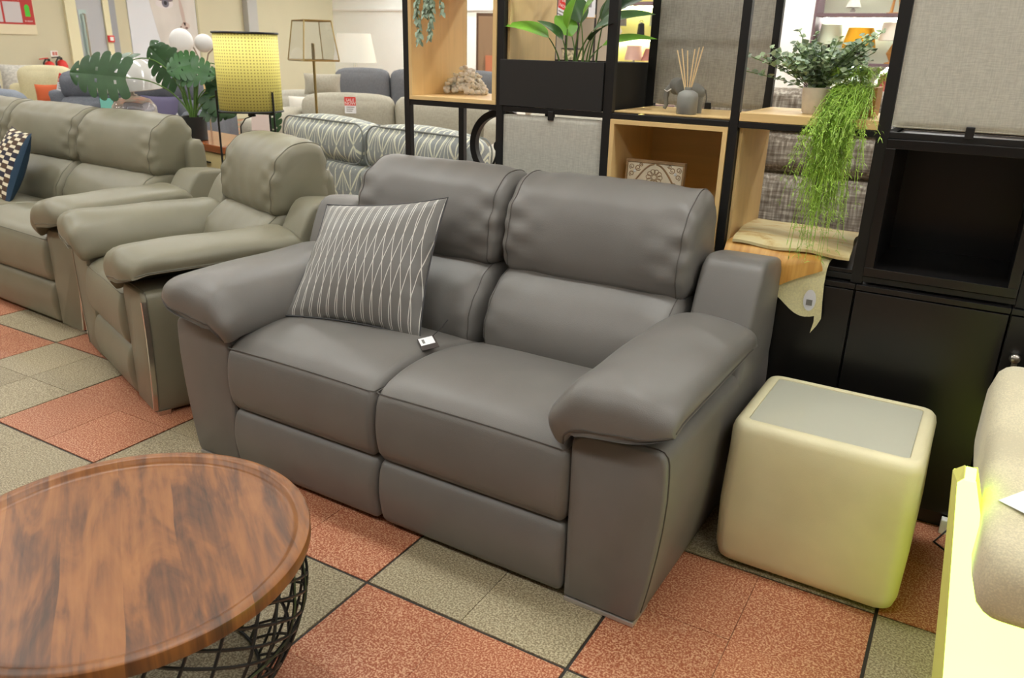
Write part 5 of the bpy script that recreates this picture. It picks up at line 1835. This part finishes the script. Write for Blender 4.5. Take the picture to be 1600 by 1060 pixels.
es = thing('fire_point_sign', 'small red and white sign above the fire extinguishers', 'sign', (XW, 7.17, 1.14))
G().box(0, 0.006, -0.055, 0.055, -0.04, 0.04).mk('plate', MT['white'], es, 0)
for dy in (-0.03, 0.012):
    G().box(0.006, 0.008, dy, dy + 0.034, -0.026, 0.026, 0).mk('pictogram', plain('faded_red_print', (196, 120, 108), 0.6), es, 0)
for k, (y, dz, lab) in enumerate(((7.19, 0.0, 'red fire extinguisher with a black hose under the small sign'), (7.00, -0.02, 'red fire extinguisher nearest the poster, mostly hidden by the cream armchair'))):
    fx_ = thing('fire_extinguisher', lab, 'extinguisher', (XW + 0.13, y, 0.0), 0, 'fire extinguishers')
    z = 0.61 + dz
    G().lathe([(0, z), (0.07, z), (0.078, z + 0.01), (0.08, z + 0.36), (0.06, z + 0.42), (0.022, z + 0.445), (0, z + 0.445)], 24).mk('body', MT['red'], fx_, 50)
    G().tube([(0, 0, z + 0.44), (0, 0, z + 0.48)], 0.018, 8).mk('valve', MT['black_metal'], fx_)
    G().box(-0.012, 0.012, -0.01, 0.12, z + 0.475, z + 0.49, 0.003).xform(Matrix.Rotation(0.12, 4, 'X')).mk('handle', MT['red'] if k else MT['black_metal'], fx_, 0, loc=(0, 0, 0.0))
    G().tube([(0, 0, z + 0.46), (0.02, -0.06, z + 0.47), (0.03, -0.10, z + 0.42), (0.03, -0.10, z + 0.15)], 0.012, 8).mk('hose', MT['black_metal'], fx_)
    G().box(-0.13, -0.06, -0.02, 0.02, z + 0.1, z + 0.3, 0.002).mk('bracket', MT['black_metal'], fx_, 0)
    G().box(-0.12, 0.09, -0.09, 0.09, 0.0, z - 0.001, 0.004).mk('stand_box', MT['red'], fx_, 0)

pp_ = thing('portrait_poster', 'large pale poster of a face, one eye and a nose showing, on the left wall', 'poster', (XW, 9.2, 0.4))
FACE = NT('printed_pale_face')
o = FACE.obj()
f = FACE.noise(FACE.mapping(o, (1, 1.6, 1.0)), 1.3, 2)
FACE.color(FACE.ramp(f, [(0.3, lin((200, 197, 192))), (0.7, lin((222, 219, 214)))]))
FACE.set(Roughness=0.6)
G().box(0, 0.02, -0.72, 0.58, 0.0, 2.5, 0.002).mk('board', plain('cool_white_print', (216, 222, 230), 0.6), pp_, 0)
G().prism([(-0.42, 2.49), (-0.36, 1.8), (-0.22, 1.1), (-0.05, 0.4), (0.0, 0.0), (0.57, 0.0), (0.57, 2.49)], 0, 0.02, 0.0215).mk('printed_face', FACE.m, pp_, 0)
def flat_blob(nm, cy, cz, ry, rz_, rgb, x=0.0235, tilt=0.0):
    pts = []
    for k in range(24):
        a = 2 * PI * k / 24
        yy, zz = ry * math.cos(a), rz_ * math.sin(a)
        pts.append((cy + yy * math.cos(tilt) - zz * math.sin(tilt), cz + yy * math.sin(tilt) + zz * math.cos(tilt)))
    return G().prism(pts, 0, 0.0216, x).mk(nm, plain('print_' + nm, rgb, 0.7), pp_, 0)
flat_blob('printed_eye_white', -0.03, 1.545, 0.17, 0.075, (216, 212, 214), 0.0222)
flat_blob('printed_lashes', -0.05, 1.62, 0.19, 0.04, (116, 104, 108), 0.0226, -0.1)
flat_blob('printed_iris', -0.01, 1.555, 0.07, 0.07, (110, 108, 122), 0.0230)
flat_blob('printed_pupil', -0.01, 1.555, 0.032, 0.032, (40, 38, 44), 0.0235)
flat_blob('printed_nose_side', 0.30, 1.42, 0.035, 0.22, (190, 172, 164), 0.0222, 0.15)
flat_blob('printed_nose_tip', 0.34, 1.21, 0.085, 0.055, (196, 178, 170), 0.0222)
flat_blob('printed_nostril', 0.245, 1.19, 0.018, 0.014, (120, 92, 88), 0.0230)
flat_blob('printed_nostril', 0.355, 1.175, 0.028, 0.016, (110, 82, 80), 0.0230)
G().box(0, 0.03, 0.58, 0.62, 0.0, 2.5, 0.002).mk('edge_frame', plain('olive_grey_frame', (176, 172, 140), 0.5), pp_, 0)

pc_ = G().box(XW, XW + 0.14, 10.83, 11.06, 0, CEIL_Z, 0.01).mk('trim_6', plain('grey_conduit_casing', (178, 180, 178), 0.5), ang=0)
tag(pc_, 'grey conduit casing rising up the wall', kind='structure')

# brown screen panel seen through the coral cube
wd = thing('display_screen', 'brown framed screen with a terracotta block seen past the coral', 'screen', (-6.42, 9.57, 0), R31)
G().box(-0.02, 0.55, 0, 0.05, 0, 1.82, 0.004).mk('frame', plain('dark_brown_frame', (96, 70, 50), 0.6), wd, 0)
G().box(0.01, 0.52, -0.004, 0.0, 0.04, 1.78).mk('panel', plain('mid_brown_panel', (158, 128, 98), 0.7), wd, 0)
G().box(0.11, 0.40, -0.03, -0.004, 0.7, 1.28).mk('terracotta_block', plain('terracotta_paint', (206, 128, 92), 0.7), wd, 0)

# ------------------------------------------------------------------ rack, tags and lit lamp displays
rk = thing('metal_rack', 'slim black metal rack with oak shelves seen above the planter', 'rack', (-4.22, 7.97, 0), R31)
for x in (-0.28, 0.0, 0.12, 0.28):
    yu = -0.135 if x in (0.0, 0.12) else 0.0
    G().box(x - 0.010 + (0.03 if x > 0.2 else -0.03 if x < 0 else 0), x + 0.010 + (0.03 if x > 0.2 else -0.03 if x < 0 else 0), yu - 0.012, yu + 0.012, 0, 2.2).mk('upright', MT['black_metal'], rk, 0)
for z in (1.20, 1.70, 2.1):
    G().box(-0.30, 0.30, -0.12, 0.12, z, z + 0.03, 0.002).mk('shelf', MT['oak'], rk, 0)
G().box(-0.4, 0.5, 0.3, 0.34, 0, 2.3).mk('back_screen', plain('grey_beige_screen', (176, 168, 152), 0.8), rk, 0)
for lab, x, rgb in (('dark purple box on the upper shelf of the metal rack', 0.10, (64, 28, 60)), ('dusky red box on the upper shelf of the metal rack', -0.16, (164, 96, 84))):
    bx = thing('storage_box', lab, 'box', tuple(Matrix.Translation((-4.22, 7.97, 1.73)) @ (Matrix.Rotation(R31, 4, 'Z') @ Vector((x, 0, 0)))), R31)
    G().box(-0.1, 0.1, -0.09, 0.09, 0, 0.22, 0.004).mk('body', plain('box_board', rgb, 0.7), bx, 0)
    G().box(-0.104, 0.104, -0.094, 0.094, 0.22, 0.26, 0.003).mk('lid', plain('box_lid', tuple(int(c * 0.9) for c in rgb), 0.7), bx, 0)
bk = thing('wire_basket', 'mottled cream basket on the lower shelf of the metal rack', 'basket', tuple(Vector((-4.22, 7.97, 1.23)) + Matrix.Rotation(R31, 3, 'Z') @ Vector((0.08, 0, 0))), R31)
G().lathe([(0, 0), (0.09, 0), (0.112, 0.16), (0.105, 0.16), (0.085, 0.01), (0, 0.01)], 24).mk('body', fabric('mottled_seagrass', (186, 178, 150), 40, 0.5, 0.9, False), bk, 50)
G().tube([(0.112 * math.cos(2 * PI * k / 32), 0.112 * math.sin(2 * PI * k / 32), 0.16) for k in range(32)], 0.008, 6, True).mk('rim', MT['black_metal'], bk)

STR = plain('blue_ribbon', (92, 140, 200), 0.5)
hs = sale_tag('red and white sale tag hanging from a blue ribbon above the planter', (-2.575, 4.86, 1.70), R31 + 0.5, 0.0, 0.075, 0.16, 0.35, 0.34)
G().tube([(0, 0.001, 0.0), (0.0, 0.001, 0.2), (0, 0.001, 1.6)], 0.0015, 4).mk('string', STR, hs)
rb = thing('hanging_ribbon', 'blue ribbon hanging beside the red sale tag above the planter', 'ribbon', (-2.67, 4.80, 1.52), R31)
G().box(-0.008, 0.008, 0, 0.001, 0.0, 1.78).mk('ribbon', STR, rb, 0)
pcd = thing('price_card', 'large white price card hanging behind the red sale tag', 'card', (-2.53, 5.02, 1.585), R31)
G().box(-0.075, 0.075, 0, 0.002, 0.0, 0.22).mk('card', MT['paper'], pcd, 0)
G().box(0.03, 0.05, -0.001, 0, 0.06, 0.12).mk('printed_block', plain('grey_print', (150, 150, 150), 0.8), pcd, 0)
G().tube([(-0.06, 0.001, 0.22), (-0.06, 0.001, 1.71)], 0.001, 4).mk('string', MT['white'], pcd)
G().tube([(0.06, 0.001, 0.22), (0.06, 0.001, 1.71)], 0.001, 4).mk('string', MT['white'], pcd)

PUR = plain('mauve_brown_board', (116, 96, 104), 0.6)


def lit_display(label, x0, x1, shelves, top, y, depth, backrgb, warm, strength):
    t = thing('lit_display', label, 'display unit', ((x0 + x1) / 2, y, 0))
    w = (x1 - x0) / 2
    G().box(-w, w, depth - 0.03, depth, 0, top).mk('back_panel', plain('display_back', backrgb, 0.8), t, 0)
    for s in (-1, 1):
        G().box(s * w - 0.035 * (s > 0), s * w + 0.035 * (s < 0), 0, depth - 0.031, 0, top, 0.002).mk('side_panel', PUR, t, 0)
    e = emit('led_strip_' + str(backrgb[2]), warm, strength)
    for z in shelves + [top - 0.045]:
        G().box(-w + 0.036, w - 0.036, 0, depth - 0.031, z - 0.0, z + 0.045, 0.002).mk('shelf', PUR, t, 0)
        G().box(-w + 0.06, w - 0.06, depth - 0.10, depth - 0.07, z - 0.012, z - 0.001).mk('light_strip', e, t, 0)
    return t


Y1 = 12.3
lit_display('tall mauve display unit of lamps lit with yellow light, above the planter', -6.32, -4.45, [0.55, 1.08, 1.555, 2.06], 2.6, Y1, 0.5, (240, 236, 150), (1.0, 0.95, 0.66, 1), 55)
lit_display('mauve display unit of lamps lit with bright white light, behind the potted eucalyptus', -2.62, -0.60, [0.55, 1.255, 1.895], 2.6, Y1, 0.5, (230, 236, 214), (0.95, 1.0, 0.92, 1), 70)
GSH = plain('grey_lamp_shade', (128, 126, 122), 0.85)
WBASE = plain('white_ceramic', (230, 228, 220), 0.4)
for x, lab, m in ((-5.86, 'grey shaded table lamp nearest the left end of the yellow display', GSH), (-5.64, 'second grey shaded table lamp on the yellow display', GSH), (-5.02, 'pale green shaded table lamp at the right of the yellow display', plain('sage_shade', (176, 184, 156), 0.85))):
    drum_lamp('table_lamp', lab, (x, Y1 + 0.2, 1.601), 0.105, 0.10, 0.16, 0.32, WBASE, m, 'lamps on the lit displays')
ln = thing('lantern', 'black lantern on the yellow display between the lamps', 'lantern', (-5.25, Y1 + 0.15, 1.601))
G().lathe([(0, 0), (0.07, 0), (0.065, 0.02), (0.05, 0.19), (0.02, 0.21), (0, 0.21)], 4).mk('body', MT['black_metal'], ln, 0)
G().tube([(0.03 * math.cos(PI * k / 8), 0, 0.21 + 0.03 * math.sin(PI * k / 8)) for k in range(9)], 0.004, 5).mk('handle', MT['black_metal'], ln)
drum_lamp('table_lamp', 'pleated dusky pink lamp on the lower shelf of the yellow display', (-5.08, Y1 + 0.2, 1.126), 0.135, 0.085, 0.12, 0.30, WBASE, plain('dusky_pink_shade', (186, 128, 120), 0.85), 'lamps on the lit displays')
drum_lamp('table_lamp', 'yellow globe-like lamp low on the yellow display behind the planter leaves', (-5.80, Y1 + 0.2, 1.126), 0.12, 0.10, 0.14, 0.34, WBASE, plain('yellow_shade', (240, 226, 120), 0.85), 'lamps on the lit displays')
drum_lamp('table_lamp', 'pale pink lamp beside the pleated one on the yellow display', (-5.38, Y1 + 0.25, 1.126), 0.15, 0.12, 0.12, 0.34, WBASE, plain('pale_pink_shade', (232, 200, 190), 0.85), 'lamps on the lit displays')
BBASE = plain('dark_bronze', (60, 52, 46), 0.5)
WOODB = plain('turned_honey_wood', (202, 150, 84), 0.5)
drum_lamp('table_lamp', 'mustard yellow shaded lamp on the white display', (-2.00, Y1 + 0.20, 1.301), 0.22, 0.165, 0.20, 0.46, BBASE, plain('mustard_shade', (222, 164, 28), 0.85), 'lamps on the lit displays')
drum_lamp('table_lamp', 'pale mint shaded lamp on the white display beside the mustard one', (-2.40, Y1 + 0.235, 1.301), 0.165, 0.14, 0.24, 0.50, BBASE, plain('mint_shade', (214, 228, 206), 0.85), 'lamps on the lit displays')
drum_lamp('table_lamp', 'white shaded lamp with a honey wood body on the white display', (-1.55, Y1 + 0.23, 1.301), 0.21, 0.19, 0.30, 0.53, WOODB, None, 'lamps on the lit displays')
drum_lamp('table_lamp', 'small white lamp on the top shelf of the white display', (-2.15, Y1 + 0.2, 1.941), 0.10, 0.05, 0.08, 0.20, WBASE, None, 'lamps on the lit displays')
drum_lamp('table_lamp', 'lamp on honey wood tripod legs on the top shelf of the white display', (-1.62, Y1 + 0.2, 1.941), 0.20, 0.18, 0.30, 0.50, WOODB, None, 'lamps on the lit displays', kind='tripod')
drum_lamp('table_lamp', 'dusty red shaded lamp low on the white display', (-1.52, Y1 + 0.2, 0.596), 0.16, 0.14, 0.34, 0.56, WBASE, plain('dusty_red_shade', (196, 108, 100), 0.85), 'lamps on the lit displays')
drum_lamp('table_lamp', 'sage shaded lamp low on the white display behind the fern', (-1.95, Y1 + 0.2, 0.596), 0.10, 0.09, 0.30, 0.45, WBASE, plain('sage_green_shade', (120, 140, 110), 0.85), 'lamps on the lit displays')
vs = thing('vase', 'wide pale glass bowl vase in front of the white display', 'vase', (-1.70, 12.1, 0.0))
G().lathe([(0, 0), (0.16, 0), (0.16, 0.9), (0.03, 0.92), (0.03, 1.06), (0.10, 1.20), (0.17, 1.26), (0.165, 1.26), (0.09, 1.195), (0, 1.08)], 28).mk('body', plain('grey_green_glass', (150, 160, 146), 0.2), vs, 40)
rp = thing('rattan_screen', 'brown rattan screen at the right end of the white display', 'screen', (-1.28, 11.9, 0), 0)
G().box(-0.08, 0.30, 0, 0.04, 0, 2.3, 0.004).mk('panel', fabric('brown_rattan', (150, 112, 54), 60, 0.5, 0.8, False), rp, 0)
G().box(-0.10, -0.08, -0.01, 0.05, 0, 2.32, 0.002).mk('frame', WOODB, rp, 0)
